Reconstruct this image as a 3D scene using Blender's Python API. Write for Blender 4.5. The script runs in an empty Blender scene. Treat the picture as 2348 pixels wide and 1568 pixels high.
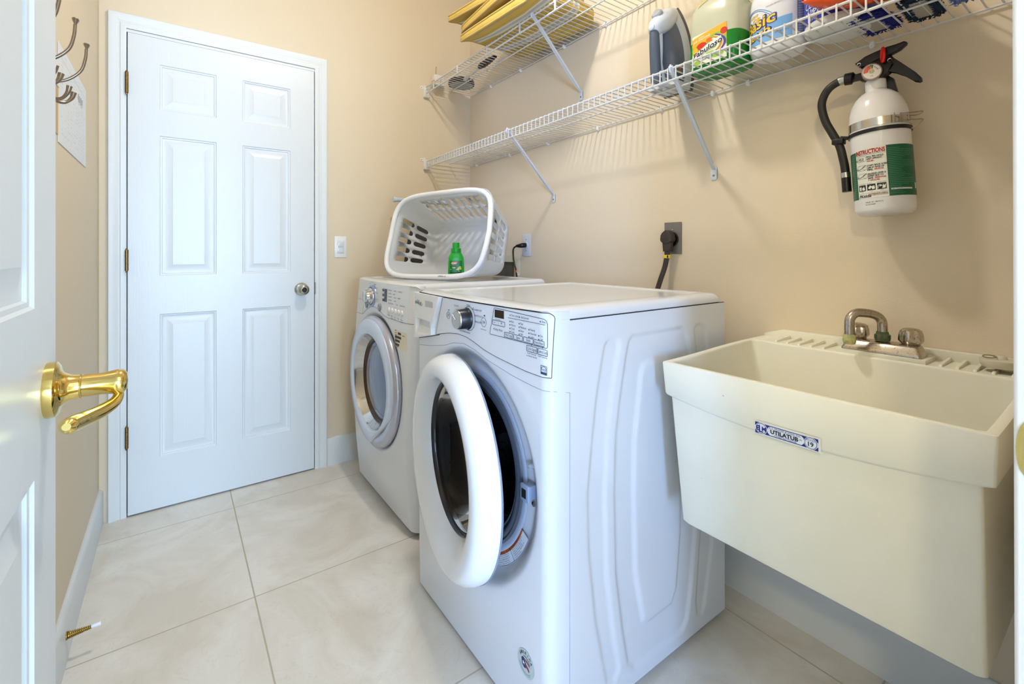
import bpy, bmesh, math, random
import numpy as np
from mathutils import Vector, Matrix

random.seed(7)
R = math.radians
scene = bpy.context.scene
COL = scene.collection

# ------------------------------------------------------------------ camera
cam_d = bpy.data.cameras.new('camera')
cam = bpy.data.objects.new('camera', cam_d)
COL.objects.link(cam)
cam.location = (0, 0, 1.113)
cam.rotation_euler = (R(90), 0, R(-35.9))
cam_d.sensor_width = 36.0
cam_d.lens = 1069.0 / 2348.0 * 36.0
cam_d.shift_y = -(784.0 - 576.0) / 2348.0
cam_d.clip_start = 0.02
scene.camera = cam

# ------------------------------------------------------------------ colour management
vs = scene.view_settings
vs.view_transform = 'Standard'
vs.look = 'None'
vs.gamma = 1.0
vs.use_curve_mapping = False
vs.exposure = 0.07

# ------------------------------------------------------------------ world
world = bpy.data.worlds.new('daylight')
scene.world = world
world.use_nodes = True
bg = world.node_tree.nodes['Background']
bg.inputs[0].default_value = (0.62, 0.80, 1.0, 1)
bg.inputs[1].default_value = 1.0


def area_light(name, loc, rot, sx, sy, power, color):
    d = bpy.data.lights.new(name, 'AREA')
    d.shape = 'RECTANGLE'
    d.size = sx
    d.size_y = sy
    d.energy = power
    d.color = color
    o = bpy.data.objects.new(name, d)
    COL.objects.link(o)
    o.location = loc
    o.rotation_euler = rot
    return o


# hall window daylight, plus an unseen second opening added to light the far door
area_light('window_daylight', (-2.80, -4.30, 1.25), (R(90), 0, 0), 0.85, 1.6, 445, (0.35, 0.55, 1.0))
area_light('added_daylight', (0.55, -4.30, 1.1), (R(90), 0, 0), 1.7, 2.0, 310, (0.47, 0.70, 1.0))


# ------------------------------------------------------------------ helpers
def lin(c):
    out = []
    for v in c[:3]:
        v = v / 255.0
        out.append(v / 12.92 if v <= 0.04045 else ((v + 0.055) / 1.055) ** 2.4)
    return (out[0], out[1], out[2], 1.0)


MATS = {}


def mat(name, rgb, rough=0.5, metal=0.0, spec=0.5, emit=None, estr=0.0, alpha=None, trans=0.0, ior=1.45,
        bump=0.0, bscale=200.0, coat=0.0, sss=0.0, noise=None, nscale=20.0, nmix=0.5):
    if name in MATS:
        return MATS[name]
    m = bpy.data.materials.new(name)
    m.use_nodes = True
    nt = m.node_tree
    b = nt.nodes['Principled BSDF']
    b.inputs['Base Color'].default_value = lin(rgb)
    b.inputs['Roughness'].default_value = rough
    b.inputs['Metallic'].default_value = metal
    b.inputs['Specular IOR Level'].default_value = spec
    b.inputs['IOR'].default_value = ior
    b.inputs['Transmission Weight'].default_value = trans
    b.inputs['Coat Weight'].default_value = coat
    b.inputs['Coat Roughness'].default_value = 0.05
    if alpha is not None:
        b.inputs['Alpha'].default_value = alpha
    if emit:
        b.inputs['Emission Color'].default_value = lin(emit)
        b.inputs['Emission Strength'].default_value = estr
    if bump:
        tc = nt.nodes.new('ShaderNodeNewGeometry')
        n = nt.nodes.new('ShaderNodeTexNoise')
        n.inputs['Scale'].default_value = bscale
        n.inputs['Detail'].default_value = 3
        bp = nt.nodes.new('ShaderNodeBump')
        bp.inputs['Strength'].default_value = bump
        bp.inputs['Distance'].default_value = 0.002
        nt.links.new(tc.outputs['Position'], n.inputs['Vector'])
        nt.links.new(n.outputs['Fac'], bp.inputs['Height'])
        nt.links.new(bp.outputs['Normal'], b.inputs['Normal'])
    if noise:
        tc = nt.nodes.new('ShaderNodeNewGeometry')
        n = nt.nodes.new('ShaderNodeTexNoise')
        n.inputs['Scale'].default_value = nscale
        n.inputs['Detail'].default_value = 6
        n.inputs['Roughness'].default_value = 0.65
        cr = nt.nodes.new('ShaderNodeValToRGB')
        cr.color_ramp.elements[0].position = nmix - 0.08
        cr.color_ramp.elements[0].color = lin(noise)
        cr.color_ramp.elements[1].position = nmix + 0.08
        cr.color_ramp.elements[1].color = lin(rgb)
        nt.links.new(tc.outputs['Position'], n.inputs['Vector'])
        nt.links.new(n.outputs['Fac'], cr.inputs['Fac'])
        nt.links.new(cr.outputs['Color'], b.inputs['Base Color'])
    MATS[name] = m
    return m


def mnode(nt, op, a, b=None, c=None):
    n = nt.nodes.new('ShaderNodeMath')
    n.operation = op
    for i, x in enumerate((a, b, c)):
        if x is None:
            continue
        if isinstance(x, (int, float)):
            n.inputs[i].default_value = x
        else:
            nt.links.new(x, n.inputs[i])
    return n.outputs[0]


def frame(o, u, v):
    """origin, right, up -> (o,u,v,w)"""
    u = Vector(u).normalized()
    v = Vector(v).normalized()
    return (Vector(o), u, v, u.cross(v))


def fpt(f, x, y, z=0.0):
    return f[0] + f[1] * x + f[2] * y + f[3] * z


TEXT_CACHE = {}


def text_data(s, bold=0.0):
    key = (s, bold)
    if key in TEXT_CACHE:
        return TEXT_CACHE[key]
    cu = bpy.data.curves.new('lettering', 'FONT')
    cu.body = s
    cu.size = 1.0
    cu.align_x = 'LEFT'
    cu.resolution_u = 3
    cu.offset = bold
    ob = bpy.data.objects.new('lettering', cu)
    COL.objects.link(ob)
    bpy.context.view_layer.update()
    dg = bpy.context.evaluated_depsgraph_get()
    me = bpy.data.meshes.new_from_object(ob.evaluated_get(dg))
    vs_ = [(v.co.x, v.co.y) for v in me.vertices]
    fs = [tuple(p.vertices) for p in me.polygons]
    bpy.data.objects.remove(ob)
    bpy.data.curves.remove(cu)
    bpy.data.meshes.remove(me)
    if vs_:
        x0 = min(v[0] for v in vs_)
        x1 = max(v[0] for v in vs_)
    else:
        x0, x1 = 0, 1
    TEXT_CACHE[key] = (vs_, fs, x0, x1)
    return TEXT_CACHE[key]


class MB:
    def __init__(self):
        self.v = []
        self.f = []
        self.m = []
        self.flat = []

    def add(self, vs_, fs, mi=0, flat=False):
        k = len(self.v)
        self.v += [tuple(p) for p in vs_]
        for f in fs:
            self.f.append(tuple(i + k for i in f))
            self.m.append(mi)
            self.flat.append(flat)

    def box(self, x0, x1, y0, y1, z0, z1, mi=0, bev=0.0, seg=2, M=None):
        bm = bmesh.new()
        bmesh.ops.create_cube(bm, size=1.0)
        for v in bm.verts:
            v.co = Vector((x0 + (v.co.x + .5) * (x1 - x0), y0 + (v.co.y + .5) * (y1 - y0), z0 + (v.co.z + .5) * (z1 - z0)))
        if bev:
            bmesh.ops.bevel(bm, geom=list(bm.edges), offset=bev, segments=seg, profile=0.5, affect='EDGES')
        bm.verts.index_update()
        pts = [(M @ v.co if M is not None else v.co) for v in bm.verts]
        self.add(pts, [[v.index for v in f.verts] for f in bm.faces], mi)
        bm.free()

    def fbox(self, f, x0, x1, y0, y1, z0, z1, mi=0, bev=0.0, seg=2):
        """box in frame f"""
        M = Matrix(((f[1].x, f[2].x, f[3].x, f[0].x), (f[1].y, f[2].y, f[3].y, f[0].y),
                    (f[1].z, f[2].z, f[3].z, f[0].z), (0, 0, 0, 1)))
        self.box(x0, x1, y0, y1, z0, z1, mi, bev, seg, M)

    def tube(self, pts, r, n=10, mi=0, closed=False, caps=True, flatten=None):
        pts = [Vector(p) for p in pts]
        N = len(pts)
        if not hasattr(r, '__len__'):
            r = [r] * N
        k = len(self.v)
        t0 = None
        up = None
        loops = []
        for i in range(N):
            if closed:
                t = (pts[(i + 1) % N] - pts[i - 1]).normalized()
            elif i == 0:
                t = (pts[1] - pts[0]).normalized()
            elif i == N - 1:
                t = (pts[-1] - pts[-2]).normalized()
            else:
                t = ((pts[i + 1] - pts[i]).normalized() + (pts[i] - pts[i - 1]).normalized())
                t = t.normalized() if t.length > 1e-9 else (pts[i + 1] - pts[i]).normalized()
            if up is None:
                a = Vector((0, 0, 1)) if abs(t.z) < 0.9 else Vector((1, 0, 0))
                up = (a - t * a.dot(t)).normalized()
            else:
                up = (up - t * up.dot(t))
                up = up.normalized() if up.length > 1e-6 else Vector((1, 0, 0))
            sd = t.cross(up)
            fx, fy = (1, 1) if flatten is None else flatten
            loops.append([pts[i] + up * (math.cos(2 * math.pi * j / n) * r[i] * fx) + sd * (math.sin(2 * math.pi * j / n) * r[i] * fy) for j in range(n)])
        self.rings(loops, caps and not closed, caps and not closed, mi, closed)

    def rings(self, loops, cap0=True, cap1=True, mi=0, closed=False):
        n = len(loops[0])
        vs_ = [p for l in loops for p in l]
        fs = []
        L = len(loops)
        for i in range(L if closed else L - 1):
            a = i * n
            b = ((i + 1) % L) * n
            for j in range(n):
                jj = (j + 1) % n
                fs.append((a + j, a + jj, b + jj, b + j))
        if cap0:
            fs.append(tuple(range(n))[::-1])
        if cap1:
            fs.append(tuple((L - 1) * n + j for j in range(n)))
        self.add(vs_, fs, mi)

    def lathe(self, prof, o, axis, n=32, mi=0, ref=None, sx=1.0, sy=1.0, cap0=False, cap1=False, a0=0.0, a1=None):
        """prof: list of (r, h)"""
        o = Vector(o)
        w = Vector(axis).normalized()
        if ref is None:
            ref = Vector((0, 0, 1)) if abs(w.z) < 0.9 else Vector((1, 0, 0))
        u = Vector(ref)
        u = (u - w * u.dot(w)).normalized()
        v = w.cross(u)
        full = a1 is None
        if full:
            loops = []
            for r, h in prof:
                loops.append([o + w * h + u * (math.cos(2 * math.pi * j / n) * max(r, 1e-5) * sx) + v * (math.sin(2 * math.pi * j / n) * max(r, 1e-5) * sy) for j in range(n)])
            self.rings(loops, cap0, cap1, mi)
        else:
            vs_ = []
            for r, h in prof:
                for j in range(n + 1):
                    a = a0 + (a1 - a0) * j / n
                    vs_.append(o + w * h + u * (math.cos(a) * r) + v * (math.sin(a) * r))
            fs = []
            for i in range(len(prof) - 1):
                for j in range(n):
                    a = i * (n + 1) + j
                    fs.append((a, a + 1, a + n + 2, a + n + 1))
            self.add(vs_, fs, mi)

    def prism(self, poly, f, t0, t1, mi=0, bev=0.0):
        """2-D polygon in frame f extruded along w from t0 to t1"""
        bm = bmesh.new()
        a = [bm.verts.new(fpt(f, x, y, t0)) for x, y in poly]
        b = [bm.verts.new(fpt(f, x, y, t1)) for x, y in poly]
        n = len(poly)
        bm.faces.new(a[::-1])
        bm.faces.new(b)
        for i in range(n):
            bm.faces.new((a[i], a[(i + 1) % n], b[(i + 1) % n], b[i]))
        if bev:
            ed = [e for e in bm.edges if (e.verts[0] in a) == (e.verts[1] in a)]
            bmesh.ops.bevel(bm, geom=ed, offset=bev, segments=2, profile=0.5, affect='EDGES')
        bm.verts.index_update()
        self.add([v.co for v in bm.verts], [[v.index for v in fc.verts] for fc in bm.faces], mi)
        bm.free()

    def poly(self, pts, mi=0, flat=True):
        self.add(pts, [tuple(range(len(pts)))], mi, flat)

    def grid(self, nu, nv, fn, mi=0, keep=None, wrap=False):
        """fn(i,j)->point, i in 0..nu, j in 0..nv"""
        vs_ = [fn(i, j) for j in range(nv + 1) for i in range(nu + (0 if wrap else 1))]
        W = nu if wrap else nu + 1
        fs = []
        for j in range(nv):
            for i in range(nu):
                if keep is not None and not keep(i, j):
                    continue
                i2 = (i + 1) % W
                fs.append((j * W + i, j * W + i2, (j + 1) * W + i2, (j + 1) * W + i))
        self.add(vs_, fs, mi)

    def text(self, s, size, fn, mi=0, align='L', bold=0.0, width=None):
        """fn(x,y)->3-D point; x to the right, y up, in metres"""
        vs_, fs, x0, x1 = text_data(s, bold)
        sx = size
        if width:
            sx = width / max(1e-6, (x1 - x0))
        off = {'L': -x0, 'C': -(x0 + x1) / 2, 'R': -x1}[align]
        self.add([fn((x + off) * sx, y * size) for x, y in vs_], fs, mi, True)

    def build(self, name, mats, parent=None, smooth=35, solid=None, shrinkmerge=True):
        me = bpy.data.meshes.new(name)
        me.from_pydata(self.v, [], self.f)
        if not isinstance(mats, (list, tuple)):
            mats = [mats]
        for m in mats:
            me.materials.append(m)
        me.polygons.foreach_set('material_index', self.m)
        me.update()
        bm = bmesh.new()
        bm.from_mesh(me)
        if shrinkmerge:
            bmesh.ops.remove_doubles(bm, verts=bm.verts, dist=2e-6)
        bmesh.ops.recalc_face_normals(bm, faces=bm.faces)
        bm.to_mesh(me)
        bm.free()
        if smooth:
            me.polygons.foreach_set('use_smooth', [True] * len(me.polygons))
            me.set_sharp_from_angle(angle=R(smooth))
        o = bpy.data.objects.new(name, me)
        COL.objects.link(o)
        if parent is not None:
            o.parent = parent
            o.matrix_parent_inverse = Matrix.Translation(-Vector(ROOTLOC[parent]) if parent in ROOTLOC else Vector((0, 0, 0)))
        if solid:
            md = o.modifiers.new('thickness', 'SOLIDIFY')
            md.thickness = solid
            md.offset = 0
        return o


ROOTLOC = {}


def thing(name, label, cat, loc=(0, 0, 0), group=None):
    o = bpy.data.objects.new(name, None)
    COL.objects.link(o)
    o.location = loc
    o.empty_display_size = 0.05
    o['label'] = label
    o['category'] = cat
    if group:
        o['group'] = group
    ROOTLOC[o] = loc
    return o


def tag(o, label, cat, group=None, kind=None):
    if label:
        o['label'] = label
    if cat:
        o['category'] = cat
    if group:
        o['group'] = group
    if kind:
        o['kind'] = kind
    return o


def struct(o, label=None):
    o['kind'] = 'structure'
    if label:
        o['label'] = label
    return o


def srt(name, loc):
    """setting root (Empty) for a structure with parts"""
    o = bpy.data.objects.new(name, None)
    COL.objects.link(o)
    o.location = loc
    o.empty_display_size = 0.05
    o['kind'] = 'structure'
    ROOTLOC[o] = loc
    return o


def smooth_path(pts, n=8):
    """Catmull-Rom"""
    P = [Vector(p) for p in pts]
    P = [P[0] * 2 - P[1]] + P + [P[-1] * 2 - P[-2]]
    out = []
    for i in range(1, len(P) - 2):
        for k in range(n):
            t = k / n
            a, b, c, d = P[i - 1], P[i], P[i + 1], P[i + 2]
            out.append(0.5 * ((2 * b) + (c - a) * t + (2 * a - 5 * b + 4 * c - d) * t * t + (3 * b - a - 3 * c + d) * t * t * t))
    out.append(P[-2])
    return out


def interp(tab, x):
    return float(np.interp(x, [t[0] for t in tab], [t[1] for t in tab]))


def rrect(x0, x1, y0, y1, r, n=6):
    pts = []
    for cx, cy, a0 in ((x1 - r, y1 - r, 0), (x0 + r, y1 - r, 90), (x0 + r, y0 + r, 180), (x1 - r, y0 + r, 270)):
        for k in range(n + 1):
            a = R(a0 + 90 * k / n)
            pts.append((cx + r * math.cos(a), cy + r * math.sin(a)))
    return pts


def superell(a, b, e, n, ph=0.0):
    out = []
    for k in range(n):
        t = 2 * math.pi * k / n + ph
        c, s = math.cos(t), math.sin(t)
        out.append((a * math.copysign(abs(c) ** (2 / e), c), b * math.copysign(abs(s) ** (2 / e), s)))
    return out


# ------------------------------------------------------------------ materials
M_wall = mat('painted_wall', (224, 209, 183), rough=0.75, spec=0.25, bump=0.16, bscale=260)
M_ceil = mat('ceiling_paint', (235, 232, 224), rough=0.8, spec=0.2)
M_trim = mat('white_trim_paint', (222, 225, 225), rough=0.38)
M_appl = mat('white_enamel', (221, 224, 227), rough=0.14, spec=0.55)
M_plas = mat('white_plastic', (236, 236, 235), rough=0.3)
M_shelf = mat('white_coated_wire', (214, 215, 214), rough=0.35)
M_grey = mat('print_grey', (70, 76, 86), rough=0.5)
M_black = mat('black_plastic', (16, 15, 15), rough=0.35)
M_dark = mat('dark_gap', (14, 14, 16), rough=0.8)
M_chrome = mat('chrome', (205, 207, 210), rough=0.08, metal=1.0)
M_brass = mat('polished_brass', (226, 200, 122), rough=0.13, metal=1.0)
M_obrass = mat('aged_brass', (128, 104, 62), rough=0.35, metal=1.0)
M_nickel = mat('brushed_nickel', (150, 140, 128), rough=0.28, metal=1.0)
M_steel = mat('stainless_steel', (190, 186, 178), rough=0.22, metal=1.0)


def wood_grain_paint():
    m = mat('grained_door_paint', (218, 222, 224), rough=0.34)
    nt = m.node_tree
    b = nt.nodes['Principled BSDF']
    g = nt.nodes.new('ShaderNodeNewGeometry')
    mp = nt.nodes.new('ShaderNodeMapping')
    mp.inputs['Scale'].default_value = (90, 90, 5)
    n = nt.nodes.new('ShaderNodeTexNoise')
    n.inputs['Scale'].default_value = 1.6
    n.inputs['Detail'].default_value = 5
    n.inputs['Distortion'].default_value = 1.2
    bp = nt.nodes.new('ShaderNodeBump')
    bp.inputs['Strength'].default_value = 0.22
    bp.inputs['Distance'].default_value = 0.0012
    nt.links.new(g.outputs['Position'], mp.inputs['Vector'])
    nt.links.new(mp.outputs['Vector'], n.inputs['Vector'])
    nt.links.new(n.outputs['Fac'], bp.inputs['Height'])
    nt.links.new(bp.outputs['Normal'], b.inputs['Normal'])
    return m


M_door = wood_grain_paint()


def tile_floor():
    m = mat('floor_tile', (214, 206, 194), rough=0.13, spec=0.5)
    nt = m.node_tree
    b = nt.nodes['Principled BSDF']
    g = nt.nodes.new('ShaderNodeNewGeometry')
    sp = nt.nodes.new('ShaderNodeSeparateXYZ')
    nt.links.new(g.outputs['Position'], sp.inputs[0])
    TX, TY = 0.5915, 0.645

    def dist(out, off, size):
        a = mnode(nt, 'ADD', out, -off + size * 50)
        a = mnode(nt, 'DIVIDE', a, size)
        a = mnode(nt, 'FRACT', a)
        b_ = mnode(nt, 'SUBTRACT', 1.0, a)
        a = mnode(nt, 'MINIMUM', a, b_)
        return mnode(nt, 'MULTIPLY', a, size)
    dx = dist(sp.outputs[0], 0.2095, TX)
    dy = dist(sp.outputs[1], 1.702, TY)
    d = mnode(nt, 'MINIMUM', dx, dy)
    gr = mnode(nt, 'LESS_THAN', d, 0.0022)
    n1 = nt.nodes.new('ShaderNodeTexNoise')
    n1.inputs['Scale'].default_value = 3.2
    n1.inputs['Detail'].default_value = 8
    n1.inputs['Roughness'].default_value = 0.6
    n1.inputs['Distortion'].default_value = 1.1
    nt.links.new(g.outputs['Position'], n1.inputs['Vector'])
    cr = nt.nodes.new('ShaderNodeValToRGB')
    cr.color_ramp.elements[0].position = 0.38
    cr.color_ramp.elements[0].color = lin((222, 214, 201))
    cr.color_ramp.elements[1].position = 0.62
    cr.color_ramp.elements[1].color = lin((236, 232, 224))
    nt.links.new(n1.outputs['Fac'], cr.inputs['Fac'])
    # fine veins
    n2 = nt.nodes.new('ShaderNodeTexNoise')
    n2.inputs['Scale'].default_value = 7.0
    n2.inputs['Detail'].default_value = 10
    n2.inputs['Distortion'].default_value = 2.0
    nt.links.new(g.outputs['Position'], n2.inputs['Vector'])
    vn = mnode(nt, 'ABSOLUTE', mnode(nt, 'SUBTRACT', n2.outputs['Fac'], 0.5))
    vn = mnode(nt, 'LESS_THAN', vn, 0.006)
    vn = mnode(nt, 'MULTIPLY', vn, 0.18)
    mx0 = nt.nodes.new('ShaderNodeMix')
    mx0.data_type = 'RGBA'
    nt.links.new(vn, mx0.inputs[0])
    nt.links.new(cr.outputs['Color'], mx0.inputs[6])
    mx0.inputs[7].default_value = lin((200, 188, 170))
    mx = nt.nodes.new('ShaderNodeMix')
    mx.data_type = 'RGBA'
    nt.links.new(gr, mx.inputs[0])
    nt.links.new(mx0.outputs[2], mx.inputs[6])
    mx.inputs[7].default_value = lin((190, 181, 164))
    nt.links.new(mx.outputs[2], b.inputs['Base Color'])
    rg = mnode(nt, 'MULTIPLY_ADD', gr, 0.5, 0.14)
    nt.links.new(rg, b.inputs['Roughness'])
    bp = nt.nodes.new('ShaderNodeBump')
    bp.inputs['Strength'].default_value = 0.5
    bp.inputs['Distance'].default_value = 0.001
    nt.links.new(mnode(nt, 'SUBTRACT', 1.0, gr), bp.inputs['Height'])
    nt.links.new(bp.outputs['Normal'], b.inputs['Normal'])
    return m


M_floor = tile_floor()

# ------------------------------------------------------------------ room constants
XL, XR = -0.25, 1.507      # left and right wall faces
YB, YF = 2.532, 0.060      # back and front wall faces
CH = 2.74                  # ceiling height
DX0, DX1 = -0.1625, 0.581  # far doorway
DZ = 2.033
FX0, FX1, FZ = -0.14, 0.600, 2.05   # doorway the photographer stands in
FT = 0.115                 # wall thickness

# ------------------------------------------------------------------ floor, ceiling, walls
mb = MB(); mb.box(-3.6, 3.2, -4.3, 3.5, -0.06, 0.0)
struct(mb.build('floor', M_floor), 'glossy cream marble-look tiles in a wide grid')
mb = MB(); mb.box(XL - .1, XR + .1, YF - FT, 3.5, CH, CH + .05)
struct(mb.build('ceiling', M_ceil))
mb = MB(); mb.box(XL - .1, XL, YF - FT, YB + .1, 0, CH)
struct(mb.build('wall_left', M_wall))
mb = MB()
# right wall with a shallow recess hole for the washer outlet box
HY0, HY1, HZ0, HZ1 = 2.056, 2.275, .93, 1.056
for y0, y1, z0, z1 in ((YF - FT, HY0, 0, CH), (HY1, YB + .1, 0, CH), (HY0, HY1, 0, HZ0), (HY0, HY1, HZ1, CH)):
    mb.box(XR, XR + .1, y0, y1, z0, z1)
struct(mb.build('wall_right', M_wall))
mb = MB()
for x0, x1, z0, z1 in ((XL, DX0, 0, CH), (DX1, XR, 0, CH), (DX0, DX1, DZ, CH)):
    mb.box(x0, x1, YB, YB + .12, z0, z1)
struct(mb.build('wall_back', M_wall), 'cream painted wall holding the closed six-panel door')
mb = MB()
for x0, x1, z0, z1 in ((-3.6, FX0, 0, CH), (FX1, 3.2, 0, CH), (FX0, FX1, FZ, CH)):
    mb.box(x0, x1, YF - FT, YF, z0, z1)
struct(mb.build('wall_front', M_wall))

# adjoining room behind the photographer (only seen in reflections; daylight comes through it)
HB = -4.2
mb = MB()
for x0, x1, z0, z1 in ((-3.6, -3.2, 0, CH), (-2.4, -.3, 0, CH), (1.4, 3.2, 0, CH), (-3.2, -2.4, 0, .5), (-3.2, -2.4, 2.0, CH), (-.3, 1.4, 2.1, CH)):
    mb.box(x0, x1, HB - .1, HB, z0, z1)
struct(mb.build('wall_hall_back', M_wall))
mb = MB(); mb.box(-3.7, -3.6, HB - .1, YF, 0, CH)
struct(mb.build('wall_hall_left', M_wall))
mb = MB(); mb.box(3.2, 3.3, HB - .1, YF, 0, CH)
struct(mb.build('wall_hall_right', M_wall))
mb = MB(); mb.box(-3.7, 3.3, HB - .1, YF - FT, CH, CH + .05)
struct(mb.build('ceiling_hall', M_ceil))


def sash(name, x0, x1, z0, z1, nx, nz):
    m = MB()
    y0, y1 = HB - .07, HB - .03
    m.box(x0, x0 + .05, y0, y1, z0, z1); m.box(x1 - .05, x1, y0, y1, z0, z1)
    m.box(x0 + .05, x1 - .05, y0, y1, z0, z0 + .05); m.box(x0 + .05, x1 - .05, y0, y1, z1 - .05, z1)
    for k in range(1, nx):
        x = x0 + (x1 - x0) * k / nx
        m.box(x - .015, x + .015, y0 + .01, y1 - .01, z0 + .05, z1 - .05)
    for k in range(1, nz):
        z = z0 + (z1 - z0) * k / nz
        m.box(x0 + .05, x1 - .05, y0 + .012, y1 - .012, z - .015, z + .015)
    return struct(m.build(name, M_trim))


sash('window_1', -3.2, -2.4, .5, 2.0, 1, 2)
sash('window_added', -.3, 1.4, 0.0, 2.1, 2, 1)  # frame of the glass opening added for extra daylight on the far door


# ------------------------------------------------------------------ baseboards and casings
def baseboard(name, p0, p1, nrm, h=.14, t=.014):
    p0 = Vector(p0); p1 = Vector(p1); n = Vector(nrm)
    prof = [(0, 0), (t, 0), (t, h - .018), (t - .003, h - .008), (t - .008, h - .001), (t - .010, h), (0, h)]
    m = MB()
    loops = [[p + n * a + Vector((0, 0, b)) for a, b in prof] for p in (p0, p1)]
    m.rings(loops, True, True)
    return struct(m.build(name, M_trim))


baseboard('baseboard_left', (XL, YF, 0), (XL, YB, 0), (1, 0, 0))
baseboard('baseboard_right', (XR, YF, 0), (XR, YB, 0), (-1, 0, 0))
baseboard('baseboard_back', (.641, YB, 0), (XR - .014, YB, 0), (0, -1, 0))
baseboard('baseboard_front', (.72, YF, 0), (XR - .014, YF, 0), (0, 1, 0))


def casing(name, x0, x1, ztop, y, ny, w=.058, x1w=None, mat_=None):
    """mitred casing round an opening, on the face y, standing out towards ny"""
    prof = [(0, 0), (0, .010), (.006, .0125), (.018, .0135), (.022, .0105), (.027, .0105), (.034, .014), (.043, .0165), (.050, .0185), (.056, .0185), (w, .016), (w, 0)]
    m = MB()
    loops = []
    for kind in range(4):
        l = []
        for o_, d in prof:
            if kind == 0:
                p = (x0 - o_, 0)
            elif kind == 1:
                p = (x0 - o_, ztop + o_)
            elif kind == 2:
                p = (x1 + o_, ztop + o_)
            else:
                p = (x1 + o_, 0)
            l.append((p[0], y + ny * d, p[1]))
        loops.append(l)
    m.rings(loops, True, True)
    o = m.build(name, mat_ or M_trim, smooth=25)
    return struct(o)


casing('trim_1', DX0 - .0005, DX1 + .0005, DZ + .013, YB, -1, w=.0585)
# jamb liner and stop of the far doorway
mb = MB()
mb.box(DX0 - .012, DX0, YB - .004, YB + .12, 0, DZ + .012)
mb.box(DX1, DX1 + .012, YB - .004, YB + .12, 0, DZ + .012)
mb.box(DX0, DX1, YB - .004, YB + .12, DZ, DZ + .012)
mb.box(DX0, DX0 + .012, YB + .03, YB + .06, 0, DZ)
mb.box(DX1 - .012, DX1, YB + .03, YB + .06, 0, DZ)
mb.box(DX0 + .012, DX1 - .012, YB + .03, YB + .06, DZ - .012, DZ)
mb.box(DX0, DX1, YB + .02, YB + .12, 0, .004)
struct(mb.build('trim_2', M_trim), 'white jamb and stop of the closed door')
mb = MB(); mb.box(DX0 - .2, DX1 + .2, YB + .5, YB + .55, 0, 2.5)
struct(mb.build('wall_beyond', M_dark))


def leaf(m, f, W, H, th, cols, rows, both=True):
    """six-panel leaf: f origin = lower corner of the visible face, +w points out of the face"""
    prof = [(0, 0), (.003, -.0035), (.008, -.0045), (.010, -.008), (.014, -.009), (.020, -.009), (.045, -.002), (.047, -.0012)]

    def face(zs, sgn):
        xs = sorted(set([0, W] + [c for cc in cols for c in cc]))
        zz = sorted(set([0, H] + [c for cc in rows for c in cc]))

        def pt(x, y, d):
            return fpt(f, x, y, (d if sgn > 0 else -th - d))
        for i in range(len(xs) - 1):
            for j in range(len(zz) - 1):
                c = (xs[i], xs[i + 1]); r = (zz[j], zz[j + 1])
                if c in cols and r in rows:
                    loops = []
                    for ins, d in prof:
                        loops.append([pt(c[0] + ins, r[0] + ins, d), pt(c[1] - ins, r[0] + ins, d), pt(c[1] - ins, r[1] - ins, d), pt(c[0] + ins, r[1] - ins, d)])
                    m.rings(loops, False, True)
                else:
                    m.poly([pt(c[0], r[0], 0), pt(c[1], r[0], 0), pt(c[1], r[1], 0), pt(c[0], r[1], 0)], flat=False)
        return xs, zz
    xs, zz = face(0, 1)
    if both:
        face(0, -1)
    else:
        m.poly([fpt(f, 0, 0, -th), fpt(f, W, 0, -th), fpt(f, W, H, -th), fpt(f, 0, H, -th)])
    # edges
    for i in range(len(zz) - 1):
        for x in (0, W):
            m.poly([fpt(f, x, zz[i], 0), fpt(f, x, zz[i + 1], 0), fpt(f, x, zz[i + 1], -th), fpt(f, x, zz[i], -th)])
    for i in range(len(xs) - 1):
        for z in (0, H):
            m.poly([fpt(f, xs[i], z, 0), fpt(f, xs[i + 1], z, 0), fpt(f, xs[i + 1], z, -th), fpt(f, xs[i], z, -th)])


# far door (closed), hinges on its left edge, keyed knob on the right
d1 = srt('door_1', (DX0 + .004, 2.52, 0.007))
d1['label'] = 'closed white six-panel door with three brass hinges and a keyed knob'
mb = MB()
W = DX1 - DX0 - .008
f = frame((DX0 + .004, 2.52, .007), (1, 0, 0), (0, 0, 1))   # w = (0,-1,0)
cx = DX0 + .004
leaf(mb, f, W, 2.022, .035, [(-.052 - cx, .156 - cx), (.259 - cx, .466 - cx)], [(.226 - .007, .842 - .007), (1.008 - .007, 1.611 - .007), (1.722 - .007, 1.918 - .007)], both=False)
mb.build('door_leaf', M_door, d1, smooth=20)
for z in (1.816, 1.075, .335):
    mb = MB()
    for k in range(5):
        mb.lathe([(0, 0), (.0062, 0), (.0062, .0168), (0, .0168)], (DX0 + .001, 2.512, z - .043 + k * .0174), (0, 0, 1), 12)
    mb.lathe([(0, 0), (.0045, .001), (.0035, .005), (0, .006)], (DX0 + .001, 2.512, z + .044), (0, 0, 1), 10)
    mb.lathe([(0, 0), (.0045, -.001), (.0035, -.006), (0, -.008)], (DX0 + .001, 2.512, z - .044), (0, 0, 1), 10)
    mb.box(DX0 + .002, DX0 + .0035, 2.514, 2.519, z - .044, z + .044)
    mb.build('hinge', M_obrass, d1)
mb = MB()
M_satin = mat('satin_chrome_knob', (186, 190, 184), rough=0.16, metal=1.0)
ko = (.5165, 2.52, .923)
mb.lathe([(0, 0), (.031, 0), (.0325, -.003), (.0315, -.008), (.024, -.011), (.013, -.013), (.0115, -.026), (.014, -.031), (.022, -.036), (.0268, -.044), (.0275, -.052), (.0255, -.060), (.020, -.066), (.0115, -.068), (.0105, -.066)], ko, (0, 1, 0), 40)
kn = mb.build('door_knob', M_satin, d1, smooth=50)
kn['label'] = 'round satin metal knob'
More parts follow.
